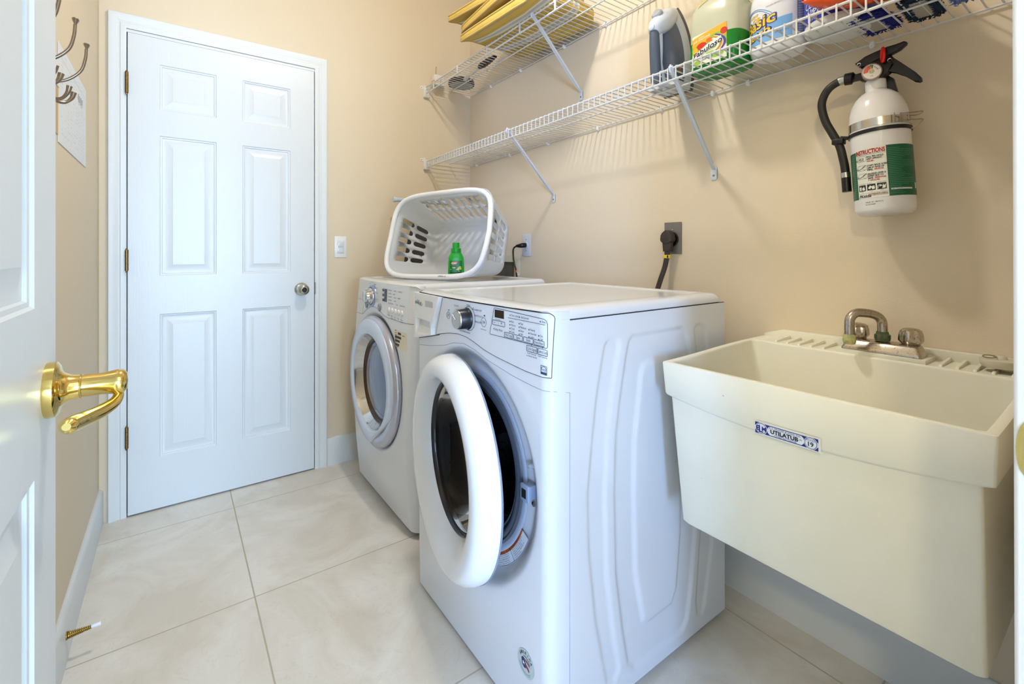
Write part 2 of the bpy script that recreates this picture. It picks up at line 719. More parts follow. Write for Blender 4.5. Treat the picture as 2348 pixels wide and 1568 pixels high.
mb = MB()
mb.lathe([(.0105, -.0655), (.0085, -.0672), (0, -.0672)], ko, (0, 1, 0), 24)
mb.fbox(frame((ko[0], ko[1] - .0672, ko[2]), (1, 0, .15), (0, 0, 1)), -.0012, .0012, -.005, .005, -.0002, .0007)
kc = mb.build('key_cylinder', mat('dark_keyway', (52, 46, 42), rough=.3, metal=.8), kn)
kc.matrix_parent_inverse = kc.matrix_parent_inverse @ Matrix.Identity(4)
mb = MB()
mb.box(DX1 - .0015, DX1 + .004, 2.517, 2.528, .895, .955)
mb.build('latch_plate', M_steel, d1)

# ------------------------------------------------------------------ doorway of the photographer, right jamb
mb = MB()
J = FX1
# the jamb stands a little proud of the wall and leans very slightly out of plumb
jp = [(J, YF - FT - .002), (J, .0715), (J + .0015, .0738), (J + .004, .0750), (J + .010, .0756), (J + .018, .0740), (J + .018, YF - FT - .002)]
mb.rings([[(x, y + d_, z_) for x, y in jp] for z_, d_ in ((0, -.0030), (FZ + .018, .0016))], True, True)
mb.box(FX0 - .018, FX0, YF - FT - .002, YF + .002, 0, FZ + .018)
mb.box(FX0, FX1, YF - FT - .002, YF + .002, FZ, FZ + .018)
mb.box(J - .011, J, YF - .075, YF - .04, 0, FZ, bev=.003)
mb.box(FX0, FX0 + .011, YF - .075, YF - .04, 0, FZ, bev=.003)
struct(mb.build('trim_3', M_trim), 'blurred white door jamb at the right edge of the view')
casing('trim_4', FX0 - .006, J + .018, FZ + .006, YF, 1, w=.050)
fz = .941
sp = thing('strike_plate', 'brass strike plate with curved lip on the white jamb at right edge', 'strike plate', (J, .06, fz))
mb = MB()
pl = []
for k in range(17):
    a = R(-90 + 180 * k / 16)
    pl.append((.0565 + .0158 * max(0, math.cos(a)) ** .55, fz + .0265 * math.sin(a)))
pl += [(.020, fz + .0265), (.020, fz - .0265)]
mb.prism([(y, z) for y, z in pl], (Vector((J, 0, 0)), Vector((0, 1, 0)), Vector((0, 0, 1)), Vector((-1, 0, 0))), .0002, .0014, bev=.0005)
mb.build('plate', M_brass, sp)
for z in (fz - .020, fz + .020):
    mb = MB()
    mb.lathe([(0, -.0030), (.0035, -.0028), (.0042, -.0012)], (J, .036, z), (1, 0, 0), 12)
    mb.build('screw', M_brass, sp)

# ------------------------------------------------------------------ open door leaf at left with brass lever
LX = -.124
d2 = srt('door_2', (LX, .06, .01))
d2['label'] = 'open white panelled door seen edge-on at far left, with a brass lever'
LY1 = .8305
LW = .762
f = frame((LX, LY1, .01), (0, -1, 0), (0, 0, 1))   # right = -Y, w = (-1,0,0)
f = (f[0], f[1], f[2], Vector((1, 0, 0)))
mb = MB()
c1 = .112
leaf(mb, f, LW, 2.022, .035, [(c1, .333), (.43, .650)], [(.226, .853), (1.040, 1.655), (1.765, 1.93)], both=True)
mb.build('door_leaf', M_door, d2, smooth=20)
mb = MB()
ro = Vector((LX, .779, .9465))
mb.lathe([(0, 0), (.0325, 0), (.0330, .002), (.0325, .009), (.0285, .0115), (.0225, .0125), (.0185, .0155), (.0150, .022), (.0140, .030)], ro, (1, 0, 0), 48)
rs = mb.build('rosette', M_brass, d2, smooth=40)
mb = MB()
mb.lathe([(.0142, .0295), (.0148, .0305), (.0148, .0315), (.0136, .0320), (.0132, .050), (.0150, .0625), (.0158, .066), (.0150, .071), (.0105, .0745), (0, .0755)], ro, (1, 0, 0), 40)
lvp = smooth_path([ro + Vector((.062, .002, -.006)), ro + Vector((.066, -.001, -.016)), ro + Vector((.062, -.010, -.024)), ro + Vector((.050, -.030, -.028)), ro + Vector((.038, -.056, -.027)), ro + Vector((.032, -.080, -.024)), ro + Vector((.030, -.094, -.022))], 6)
n_ = len(lvp)
rr = [interp([(0, .0045), (.25, .006), (.5, .0085), (.75, .0095), (.93, .0085), (1, .004)], k / (n_ - 1)) for k in range(n_)]
mb.tube(lvp, rr, 20, flatten=(1.0, 1.0))
mb.build('lever_handle', M_brass, d2, smooth=50)
for z in (.22, 1.02, 1.80):
    mb = MB()
    mb.lathe([(0, 0), (.0062, 0), (.0062, .088), (0, .088)], (LX + .006, .065, z), (0, 0, 1), 12)
    mb.build('hinge', M_obrass, d2)

# spring door stop on the left baseboard
ds = thing('door_stop', 'small brass door stop with white tip sticking out of left baseboard', 'door stop', (XL + .014, 1.72, .078))
mb = MB()
p0 = Vector((XL + .014, 1.72, .078))
mb.lathe([(0, 0), (.0105, 0), (.0105, .003), (.008, .004)], p0, (1, 0, .03), 20)
turns, seg_ = 13, 12
hel = []
for k in range(turns * seg_ + 1):
    t = k / (turns * seg_)
    a = 2 * math.pi * k / seg_
    rr_ = .0085 * (1 - .55 * t)
    hel.append(p0 + Vector((.004 + .047 * t, rr_ * math.cos(a), rr_ * math.sin(a) + .001 * t)))
mb.tube(hel, .0013, 6)
mb.lathe([(.0062, .002), (.0022, .050)], p0, (1, 0, .03), 14)
mb.build('spring', mat('doorstop_brass', (170, 140, 66), rough=.3, metal=1.0), ds)
mb = MB()
mb.lathe([(0, .050), (.0042, .050), (.0048, .054), (.0058, .069), (.0050, .071), (0, .071)], p0, (1, 0, .03), 18)
mb.build('rubber_tip', mat('white_rubber', (236, 238, 242), rough=.6), ds)

# ------------------------------------------------------------------ front-loading machines
def smoothstep(a, b, x):
    t = min(1.0, max(0.0, (x - a) / (b - a)))
    return t * t * (3 - 2 * t)


def sd_poly(px, pz, poly):
    """signed distance (numpy arrays) to a closed polygon, negative inside"""
    d = np.full(px.shape, 1e9)
    inside = np.zeros(px.shape, bool)
    n = len(poly)
    for i in range(n):
        x0, z0 = poly[i]
        x1, z1 = poly[(i + 1) % n]
        ex, ez = x1 - x0, z1 - z0
        wx, wz = px - x0, pz - z0
        t = np.clip((wx * ex + wz * ez) / max(ex * ex + ez * ez, 1e-12), 0, 1)
        d = np.minimum(d, np.hypot(wx - ex * t, wz - ez * t))
        c = ((z0 <= pz) & (z1 > pz)) | ((z1 <= pz) & (z0 > pz))
        with np.errstate(divide='ignore', invalid='ignore'):
            xi = x0 + (pz - z0) * ex / (ez if abs(ez) > 1e-12 else 1e-12)
        inside ^= c & (px < xi)
    return np.where(inside, -d, d)


class Front:
    """gently bowed front of a machine that faces -X"""

    def __init__(s, yc, hw, x_edge, bow, bulge, r, dish):
        s.yc, s.hw, s.xe, s.bow, s.bulge, s.r, s.dish = yc, hw, x_edge, bow, bulge, r, dish

    def base(s, y, z):
        dy = (y - s.yc) / s.hw
        x = s.xe - s.bow * (1 - dy * dy) * smoothstep(0.0, .25, z) - s.bulge * math.sin(math.pi * min(1, max(0, z / .98)))
        q = (abs(y - s.yc) - (s.hw - s.r)) / s.r
        if q > 0:
            q = min(q, 1.0)
            x += s.r * (1 - math.sqrt(max(0, 1 - q * q)))
        return x

    def x(s, y, z):
        x = s.base(y, z)
        cy, cz, prof = s.dish
        rr_ = math.hypot(y - cy, z - cz)
        if rr_ < prof[-1][0]:
            x += interp(prof, rr_)
        return x


def front_panel(fr, z0, z1, hole, name, mat_, parent, xs_side, NY=128, NZ=150):
    """hole=(cy,cz,r)"""
    # y samples denser at rounded ends
    ys = []
    for i in range(NY + 1):
        t = -1 + 2 * i / NY
        ys.append(fr.yc + fr.hw * math.sin(t * math.pi / 2) * 0.35 + fr.hw * t * 0.65)
    zs = [z0 + (z1(0) - z0) * j / NZ if callable(z1) else z0 + (z1 - z0) * j / NZ for j in range(NZ + 1)]
    cy, cz, hr = hole
    pts = {}
    m = MB()
    W = NY + 3

    def fn(i, j):
        z = zs[j]
        if i == 0:
            return (xs_side, fr.yc - fr.hw, z)
        if i == W - 1:
            return (xs_side, fr.yc + fr.hw, z)
        y = ys[i - 1]
        return pts[(i - 1, j)]
    inside = {}
    for j in range(NZ + 1):
        for i in range(NY + 1):
            y, z = ys[i], zs[j]
            d = math.hypot(y - cy, z - cz)
            inside[(i, j)] = d < hr
            if abs(d - hr) < .0042:
                k = hr / d
                y, z = cy + (y - cy) * k, cz + (z - cz) * k
            pts[(i, j)] = (fr.x(y, z), y, z)

    def keep(i, j):
        if i == 0 or i == W - 2:
            return True
        a = [inside[(i - 1, j)], inside[(i, j)], inside[(i - 1, j + 1)], inside[(i, j + 1)]]
        return not all(a) and not (sum(a) >= 3)
    m.grid(W - 1, NZ, fn, 0, keep)
    return m.build(name, mat_, parent, smooth=60)


def on_front(fr, off, ref=None):
    """mapping (x right, y up) from an anchor -> point on the front; right in the picture is -Y.
    ref: plane the printed positions were measured on; they are carried over to the bowed front"""
    def conv(yy, zz):
        if not ref:
            return (fr.base(yy, zz) - off, yy, zz)
        lo, hi = fr.yc - fr.hw, fr.yc + fr.hw - .002
        g = yy / ref
        z_ = zz
        for _ in range(22):
            mid = .5 * (lo + hi)
            if mid / fr.base(mid, zz) < g:
                lo = mid
            else:
                hi = mid
        y_ = .5 * (lo + hi)
        x_ = fr.base(y_, zz)
        z_ = 1.113 + (zz - 1.113) * x_ / ref
        return (x_ - off, y_, z_)

    def make(y0, z0):
        return lambda x, y: conv(y0 - x, z0 + y)
    return make


def loopline(m, pts, r=.0006, mi=0, closed=True):
    m.tube(pts, r, 4, mi, closed=closed)


def dense(pts, step=.006, closed=True):
    out = []
    n = len(pts)
    for k in range(n if closed else n - 1):
        a, b = pts[k], pts[(k + 1) % n]
        q = max(1, int(math.hypot(a[0] - b[0], a[1] - b[1]) / step))
        for i in range(q):
            out.append((a[0] + (b[0] - a[0]) * i / q, a[1] + (b[1] - a[1]) * i / q))
    if not closed:
        out.append(pts[-1])
    return out


# ======================= washing machine with open porthole (near) =======================
WY, WHW = 1.118, .343
wf = Front(WY, WHW, .662, .016, .0, .028,
           (1.120, .542, [(0, .034), (.262, .034), (.272, .031), (.285, .020), (.296, .008), (.306, .001), (.312, 0)]))
washer = thing('washing_machine', 'white front-load washer with its round door standing open, beside the sink', 'washing machine', (1.04, WY, 0))
# side casing with pressed swages (the face towards the sink)
mb = MB()
NX, NZ = 120, 170
x0, x1, z0, z1 = .722, 1.366, .018, .957
gx = np.linspace(x0, x1, NX + 1); gz = np.linspace(z0, z1, NZ + 1)
PX, PZ = np.meshgrid(gx, gz)
c1 = [(.796, .68), (.806, .75), (.821, .822), (.836, .885), (.848, .898), (.87, .900), (.884, .896), (.889, .88), (.871, .814), (.855, .735), (.846, .66), (.836, .53), (.843, .34), (.867, .179), (.888, .085), (.870, .060), (.846, .068), (.806, .24), (.784, .409), (.780, .547)]
big = [(.877, .66), (.891, .742), (.914, .849), (.925, .888), (.940, .900), (1.150, .901), (1.166, .888), (1.195, .815), (1.207, .70), (1.213, .55), (1.212, .40), (1.211, .303), (1.192, .171), (1.172, .075), (1.150, .055), (.945, .055), (.922, .078), (.902, .171), (.877, .326), (.872, .518)]
inn = [(.946, .63), (.959, .715), (.970, .795), (.982, .820), (1.003, .827), (1.084, .827), (1.101, .815), (1.125, .72), (1.138, .60), (1.142, .45), (1.141, .328), (1.123, .184), (1.101, .150), (1.001, .147), (.981, .159), (.950, .297), (.943, .497)]
c3 = [(1.262, .30), (1.245, .20), (1.255, .071), (1.240, .058), (1.220, .067), (1.216, .106), (1.236, .30), (1.240, .55), (1.225, .78), (1.207, .885), (1.214, .900), (1.242, .901), (1.262, .888), (1.277, .827), (1.290, .60), (1.296, .40), (1.290, .25)]
c3 = [(1.216, .106), (1.238, .30), (1.242, .55), (1.226, .78), (1.207, .885), (1.214, .900), (1.242, .901), (1.262, .888), (1.279, .80), (1.294, .60), (1.302, .40), (1.296, .238), (1.255, .071), (1.240, .058), (1.222, .066)]


def edge(sd, w=.007):
    t = np.clip((w - sd) / (2 * w), 0, 1)
    return t * t * (3 - 2 * t)


disp = .0045 * edge(sd_poly(PX, PZ, c1)) + .0055 * edge(sd_poly(PX, PZ, big)) - .0055 * edge(sd_poly(PX, PZ, inn)) + .0040 * edge(sd_poly(PX, PZ, c3), .006)
mb.grid(NX, NZ, lambda i, j: (gx[i], WY - WHW + float(disp[j, i]), gz[j]))
sidep = mb.build('side_panel', M_appl, washer, smooth=80)
mb = MB()
mb.box(.735, 1.368, WY - WHW + .008, WY + WHW, .018, .955)
mb.box(.76, 1.33, WY - WHW + .02, WY + WHW - .02, .0, .02)
cab = mb.build('cabinet', M_appl, washer)
# cut the cabinet box front: an inner liner is modelled as the tub instead
zpan = [(.775, .832), (.85, .836), (.90, .842), (.96, .849), (1.014, .858), (1.06, .870), (1.10, .878), (1.15, .880), (1.20, .875), (1.25, .866), (1.30, .855), (1.36, .842), (1.42, .830), (1.461, .822)]
zcr = [(.775, .803), (.833, .808), (.896, .816), (1.006, .836), (1.06, .851), (1.118, .859), (1.18, .851), (1.23, .836), (1.34, .816), (1.461, .800)]
front_panel(wf, .012, .9785, (1.120, .542, .232), 'front_panel', M_appl, washer, .722, 132, 176)
# crease between lower front and console
mb = MB()
pts = []
for k in range(90):
    y = WY - WHW + .002 + (2 * WHW - .004) * k / 89
    pts.append((wf.base(y, interp(zcr, y)) - .0001, y, interp(zcr, y)))
mb.tube([(.722, WY - WHW - .0001, .794)] + pts, .0007, 5)
mb.tube([(.722, WY - WHW - .0002, .794), (.7215, WY - WHW - .0002, .02)], .0007, 5)
mb.build('seam', mat('seam_grey', (150, 160, 178), rough=.6), washer)
# console face (slightly raised) with dark joint line round it
mb = MB()
ya, yb = .7765, 1.262
NYp, NZp = 110, 16


def pfn(i, j):
    v = j / NZp
    y = ya + (yb - ya) * (i / NYp) ** 1.35
    if y > 1.0:
        y = y + (1.242 + .050 * (1 - v) - yb) * smoothstep(1.0, yb, y)
    y = max(y, .7765 + .0035 * (1 - v))
    zb2 = interp(zpan, y) + .0015
    zt = .9765
    q = (y - .7765) / .009
    if q < 1:
        zt -= .012 * (1 - math.sqrt(max(0, 1 - (1 - q) ** 2)))
    z = zb2 + (zt - zb2) * v
    return (wf.base(y, z) - .0022, y, z)


mb.grid(NYp, NZp, pfn)
mb.build('control_panel', M_appl, washer, smooth=60)
mb = MB()
rim = [pfn(i, 0) for i in range(NYp + 1)] + [pfn(NYp, j) for j in range(1, NZp + 1)] + [pfn(i, NZp) for i in range(NYp - 1, -1, -1)] + [pfn(0, j) for j in range(NZp - 1, 0, -1)]
mb.tube([Vector(p) + Vector((.0006, 0, 0)) for p in rim], .0010, 5, closed=True)
pts = [(wf.base(y, interp(zpan, y)) - .0006, y, interp(zpan, y) - .001) for y in np.linspace(1.27, 1.445, 20)]
mb.tube(pts, .0011, 5)
mb.build('joint_line', mat('joint_dark', (46, 42, 42), rough=.6), washer)
# top lid
mb = MB()
lx0, lx1 = .657, 1.368


def lidloop(ins, z):
    pts = rrect(lx0 + ins, lx1 - ins, WY - WHW + ins, WY + WHW - ins, max(.008, .045 - ins), 8)
    pts2 = []
    # subdivide the long front edge so that it can follow the bowed front
    for k in range(len(pts)):
        a, b = pts[k], pts[(k + 1) % len(pts)]
        L = math.hypot(a[0] - b[0], a[1] - b[1])
        n = 12 if L > .3 else 1
        for q in range(n):
            pts2.append((a[0] + (b[0] - a[0]) * q / n, a[1] + (b[1] - a[1]) * q / n))
    out = []
    for x, y in pts2:
        kx = smoothstep(.95, .70, x) if False else max(0.0, min(1.0, (.80 - x) / .12))
        dy = (y - WY) / WHW
        x0b = x - .016 * (1 - dy * dy) * kx
        zf = max(z, .9785) if x < .672 else (max(z, .9785 - (x - .672) / .012 * .0205) if x < .684 else z)
        y = WY + (y - WY) * 1.003
        out.append((x - .016 * (1 - dy * dy) * kx, y, max(z, zf)))
    return out


mb.rings([lidloop(.004, .958), lidloop(.0, .961), lidloop(0, .966), lidloop(.002, .972), lidloop(.006, .9775), lidloop(.013, .982), lidloop(.022, .9845), lidloop(.034, .9855), lidloop(.052, .9855), lidloop(.060, .9845), lidloop(.066, .9820), lidloop(.072, .9812), lidloop(.10, .981)])
mb.build('lid', M_appl, washer, smooth=50)
mb = MB()
mb.tube([(.724, WY - WHW + .0015, .9575), (1.362, WY - WHW + .0015, .9575)], .0013, 5)
mb.build('lid_gap', M_dark, washer)
# dispenser drawer, pulled out a little
mb = MB()
dr = [(1.4585, .9735), (1.4585, .829), (1.42, .8315), (1.36, .8425), (1.298, .8565), (1.246, .9765), (1.44, .9775)]


def dx(y, z, off):
    return wf.base(min(y, WY + WHW - .012), z) - off


# front plate with a scooped grip
NYd, NZd = 96, 80


def dfn(i, j):
    v = j / NZd
    zt = .9772
    yl = 1.4575
    # right side slants
    z_ = .83 + (.9772 - .83) * v
    yr = 1.300 - .054 * max(0, min(1, (z_ - .856) / .12))
    y = yl + (yr - yl) * i / NYd
    zb = interp(zpan, y) + .0015
    z = zb + (zt - zb) * v
    xo = .016
    # grip: lower part, scooped in
    gy = smoothstep(1.434, 1.426, y) * smoothstep(1.306, 1.316, y)
    lower = interp([(1.30, .868), (1.33, .853), (1.38, .848), (1.44, .842)], y)
    gz_ = smoothstep(lower, lower + .010, z) * smoothstep(.8965, .8915, z)
    return (dx(y, z, xo) + .022 * gy * gz_ * smoothstep(.842, .894, z) ** .6, y, z)


mb.grid(NYd, NZd, dfn)
ed = [dfn(i, 0) for i in range(NYd + 1)] + [dfn(NYd, j) for j in range(1, NZd + 1)] + [dfn(i, NZd) for i in range(NYd - 1, -1, -1)] + [dfn(0, j) for j in range(NZd - 1, 0, -1)]
back = [(dx(p[1], p[2], -.004), p[1], p[2]) for p in ed]
mb.rings([ed, back], False, False)
drw = mb.build('dispenser_drawer', M_plas, washer, smooth=50)
mb = MB()
mk = on_front(wf, .0166, .652)
mb.poly([mk(1.342, .958)(0, 0), mk(1.342, .958)(.052, .0), mk(1.342, .958)(.052, -.018), mk(1.342, .958)(0, -.018)])
mb.build('card', mat('drawer_card_grey', (188, 192, 196), rough=.5), drw)
mb = MB()
for k in range(6):
    r_ = .010 + .002 * (k % 2)
    a = k * 1.1
    cyy, czz = 1.405 - .008 * k + .004, .948 + .004 * math.sin(a)
    mb.tube([mk(cyy, czz)(r_ * .5 * math.cos(t), r_ * .55 * math.sin(t + a)) for t in np.linspace(0, 5, 12)], .0005, 4)
mb.text('Whirlpool', .011, mk(1.424, .944), 0, 'L', width=.046)
mb.build('logo', mat('logo_grey', (120, 124, 130), rough=.4), drw)

# --- knob and prints
M_ink = mat('console_ink', (52, 60, 78), rough=.5)
mb = MB()
mk = on_front(wf, .0030, .652)
KY, KZ = 1.097, .9300


def ring_on(cy_, cz_, r_, n=40, a0=0, a1=360, sx=1.0, e=2.0):
    pts = []
    for k in range(n + (0 if a1 - a0 >= 360 else 1)):
        a = R(a0 + (a1 - a0) * k / n)
        pts.append(mk(cy_, cz_)(r_ * sx * math.cos(a), r_ * math.sin(a)))
    return pts


loopline(mb, ring_on(KY, KZ, .0325))
for a, l in ((55, .026), (22, .008), (-8, .008), (-38, .006)):
    c_, s_ = math.cos(R(a)), math.sin(R(a))
    mb.tube([mk(KY, KZ)(.0325 * c_, .0325 * s_), mk(KY, KZ)((.0325 + l * .3) * c_, (.0325 + l * .3) * s_)], .0005, 4)
mb.tube([mk(KY, KZ)(.016, .0275), mk(KY, KZ)(.033, .0265)], .0005, 4)
for s, py, pz, sz, w_ in (('NORMAL', 1.110, .9635, .0070, .020), ('HEAVY DUTY', 1.062, .9545, .0070, .032), ('SANITIZE with Oxi', 1.066, .9395, .0070, .040), ('DRAIN & SPIN', 1.066, .9235, .0070, .034), ('CLEAN WASHER with affresh', 1.150, .8890, .0065, .060), ('COLD WASH', 1.180, .9560, .0065, .026), ('DELICATE', 1.170, .9440, .0055, .012)):
    mb.text(s, sz, mk(py, pz), 0, 'L', width=w_)
# power and start/pause
loopline(mb, ring_on(1.214, .926, .0100, sx=1.0), .0005)
loopline(mb, ring_on(1.214, .926, .0032, 20, 120, 420), .0004, closed=False)
mb.tube([mk(1.214, .926)(0, .001), mk(1.214, .926)(0, .0042)], .0004, 4)
loopline(mb, ring_on(1.022, .929, .0118, sx=1.0), .0005)
mb.tube([mk(1.022, .929)(-.004, -.004), mk(1.022, .929)(-.004, .004), mk(1.022, .929)(.001, 0)], .0004, 4, closed=True)
for q in (.0026, .0046):
    mb.tube([mk(1.022, .929)(q, -.003), mk(1.022, .929)(q, .003)], .0004, 4)
mb.text('Hold to Start', .0050, mk(1.036, .9085), 0, 'L')
for y_, z_, w_ in ((1.211, .9415, .0022), (1.018, .9465, .003)):
    mb.poly([mk(y_, z_)(-w_, -.002), mk(y_, z_)(w_, -.002), mk(y_, z_)(w_, .002), mk(y_, z_)(-w_, .002)])


def rbox(y0, z0_, y1, z1_, r_=.003, t_=.0006, top=None):
    pts = rrect(0, y0 - y1, 0, z0_ - z1_, r_, 4)
    loopline(mb, [mk(y0, z1_)(a, b) for a, b in dense(pts)], t_)


# readout box (skewed lower-left corner)
loopline(mb, [mk(y_, z_)(0, 0) for y_, z_ in dense([(.993, .9045), (.990, .9030), (.770, .9035), (.7665, .9065), (.7665, .9560), (.7700, .9625), (.778, .9655), (.968, .9715), (.9725, .9705), (.9745, .9670)])], .0006)
mk2 = mk
rbox(.980, .9405, .9265, .9290, .002)
mb.text('-', .016, mk(.9725, .9315), 0, 'L'); mb.text('+', .013, mk(.944, .9315), 0, 'L'); mb.text('|', .009, mk(.954, .932), 0, 'L')
mb.text('Hours Delay', .0045, mk(.968, .9425), 0, 'L')
mb.text('Delay Wash', .0085, mk(.972, .916), 0, 'L', width=.036)
mb.tube([mk(y_, .9535)(0, 0) for y_ in np.linspace(.912, .775, 20)], .0005, 4)


def dot(y_, z_, r_=.0022):
    mb.poly([mk(y_, z_)(r_ * math.cos(a), r_ * math.sin(a)) for a in np.linspace(0, 2 * math.pi, 11)[:-1]])


for s, y_, z_, w_ in (('Door Locked', .899, .9585, .030), ('Add Garment', .862, .9580, .030), ('Done', .786, .9570, .013)):
    dot(y_ + .005, z_ + .0018, .0018)
    mb.text(s, .0075, mk(y_, z_), 0, 'L', width=w_)
dot(.975, .9185, .0016)
for colx, items in ((.901, ['Hot', 'Warm', 'Cool', 'Cold']), (.864, ['Fast', 'Medium', 'Slow', 'Off']), (.827, [None, 'Heavy', 'Normal', 'Light']), (.792, [None, None, 'On', 'Off'])):
    for k, s in enumerate(items):
        if s is None:
            continue
        z_ = .9435 - .0082 * k - (0.901 - colx) * .02
        dot(colx + .0045, z_ + .0018, .0018)
        mb.text(s, .0072, mk(colx, z_), 0, 'L')
for k, s in enumerate(('Wash Temp', 'Spin', 'Soil', 'Extra Rinse')):
    y0_ = .9285 - .0385 * k
    zt_ = .9168
    rbox(y0_ + .0, zt_, y0_ - .035, .9055, .0015)
    mb.text(s, .0085, (lambda x, y, y0_=y0_: mk(y0_ - .0175, .9085)(x, y)), 0, 'C', width=(.028 if len(s) > 5 else .014))
for s, y0_, y1_, sub in (('Cycle Signal', .840, .803, 'Hold 3 Seconds'), ('Control Lock', .800, .763 + .004, 'Hold 3 Seconds')):
    rbox(y0_, .8995, y1_, .8865, .0015)
    dot((y0_ + y1_) / 2, .9025, .0015)
    mb.text(s, .0095, (lambda x, y, y0_=y0_, y1_=y1_: mk((y0_ + y1_) / 2, .8902)(x, y)), 0, 'C', width=.032)
    mb.text(sub, .0050, (lambda x, y, y0_=y0_, y1_=y1_: mk((y0_ + y1_) / 2, .8810)(x, y)), 0, 'C')
mb.text('for Button Sounds', .0050, mk(.8215, .8750), 0, 'C')
# small square star emblem
rbox(.789, .8640, .7690, .8455, .0008)
loopline(mb, [mk(.779, .856)(.008 * math.cos(a), .0065 * math.sin(a)) for a in np.linspace(.1, math.pi - .1, 12)], .0006, closed=False)
mb.text('energy', .0090, mk(.779, .8530), 0, 'C', width=.015)
mb.poly([mk(.789, .8460)(.001, 0), mk(.789, .8460)(.019, 0), mk(.789, .8460)(.019, .0045), mk(.789, .8460)(.001, .0045)])
mb.build('panel_print', M_ink, washer, smooth=0)
mb = MB()
mb.poly([mk(.9705, .9675)(0, 0), mk(.9705, .9675)(.040, .0), mk(.9705, .9675)(.040, -.0195), mk(.9705, .9675)(0, -.0195)])
mb.build('display', mat('brown_black_display', (34, 24, 22), rough=.15), washer)
# knob
kn = MB()
kx = wf.base(KY, KZ) - .002
ax = (-1, 0, 0)
kn.lathe([(.0300, 0), (.0292, .003), (.0280, .004), (.0275, .006), (.0262, .030), (.0252, .0315)], (kx, KY, KZ), ax, 48)
k1 = kn.build('cycle_knob', mat('knob_side_black', (20, 24, 34), rough=.3), washer, smooth=50)
kn = MB()
kn.lathe([(.0255, .0300), (.0262, .0325), (.0256, .0345), (.0236, .0350), (.0228, .0345), (0, .0345)], (kx, KY, KZ), ax, 48)
kn.tube([(kx - .0350, KY + .0195, KZ + .012), (kx - .0350, KY + .004, KZ - .001)], .0012, 8)
kn.build('knob_cap', mat('knob_brushed_cap', (196, 198, 200), rough=.18, metal=1.0), k1, smooth=30)

# --- recess: door seal, drum
cyz = (1.120, .542)
gx0 = .662 - .016 + .034
mb = MB()
ctr = Vector((gx0, 1.120, .546))
mb.lathe([(.2450, -.0003), (.2425, -.0022), (.236, -.0030), (.2290, -.0015), (.228, .006)], ctr, (1, 0, 0), 112)
mb.build('seal_collar', mat('seal_collar_blue_grey', (176, 188, 206), rough=.3), washer, smooth=60)
mb = MB()
mb.lathe([(.2295, .0), (.2275, -.0060), (.2230, -.0075), (.2195, -.0030), (.2160, -.0060), (.2100, -.0085), (.2050, -.0050), (.2030, .004), (.1985, .0060), (.1930, .0020), (.1885, .008), (.187, .030), (.192, .060), (.186, .075), (.178, .078)], ctr, (1, 0, 0), 96)
mb.build('door_seal', mat('rubber_seal_grey', (74, 82, 92), rough=.42), washer, smooth=60)
mb = MB()
mb.lathe([(.250, .075), (.250, .36), (.240, .375), (0, .375)], ctr, (1, 0, 0), 64)
mb.lathe([(.178, .078), (.250, .085)], ctr, (1, 0, 0), 64)
for k in range(3):
    a = R(100 + 120 * k)
    u = Vector((0, math.sin(a), math.cos(a)))
    t = Vector((1, 0, 0)).cross(u)
    f_ = (ctr + u * .248, t, Vector((1, 0, 0)), -u)
    mb.prism([(-.03, .10), (.03, .10), (.02, .34), (-.02, .34)], f_, 0, .045, bev=.008)
mb.build('drum', mat('drum_steel', (120, 116, 112), rough=.3, metal=1.0, noise=(20, 18, 18), nscale=55, nmix=.42), washer, smooth=50)
# cabinet must not fill the drum: hollow it
cut = MB()
cut.lathe([(0, -.2), (.262, -.2), (.262, .395), (0, .395)], ctr, (1, 0, 0), 48)
co = cut.build('drum_void', M_dark, None)
bmod = cab.modifiers.new('void', 'BOOLEAN')
bmod.operation = 'DIFFERENCE'
bmod.object = co
bmod.solver = 'EXACT'
bpy.context.view_layer.update()
dg = bpy.context.evaluated_depsgraph_get()
newme = bpy.data.meshes.new_from_object(cab.evaluated_get(dg))
cab.modifiers.clear()
cab.data = newme
bpy.data.objects.remove(co)
# latch, pins, screw, warning label on the recess face
rx = gx0 - .0005
lt = MB()
lt.box(rx - .024, rx + .002, .843, .866, .539, .571, bev=.002)
lt.box(rx - .027, rx - .020, .840, .869, .536, .574, bev=.0015)
lo = lt.build('door_latch', mat('latch_blue_grey', (140, 155, 180), rough=.4), washer)
lt = MB()
lt.box(rx - .0285, rx - .0265, .847, .862, .545, .565)
lt.build('latch_mouth', M_dark, lo)
lt = MB()
lt.lathe([(.0065, 0), (.0060, -.012), (.0045, -.0145), (0, -.015)], (rx, .853, .613), (1, 0, 0), 16)
lt.lathe([(.0095, 0), (.009, -.002), (.006, -.0025)], (rx, .853, .613), (1, 0, 0), 16)
lt.build('strike_pin', mat('pin_grey', (168, 178, 192), rough=.35), washer)
for z_ in (.636, .523):
    lt = MB()
    lt.lathe([(.0065, 0), (.006, -.002), (.003, -.0032), (0, -.003)], (rx, .852, z_), (1, 0, 0), 14)
    lt.build('screw', M_chrome, washer)
# curved warning label
mb = MB()


def arcpt(r_, a, off=.0007):
    # a measured from straight down, positive to the right in the picture (towards -Y)
    return (gx0 - off, 1.120 - r_ * math.sin(R(a)), .542 - r_ * math.cos(R(a)))


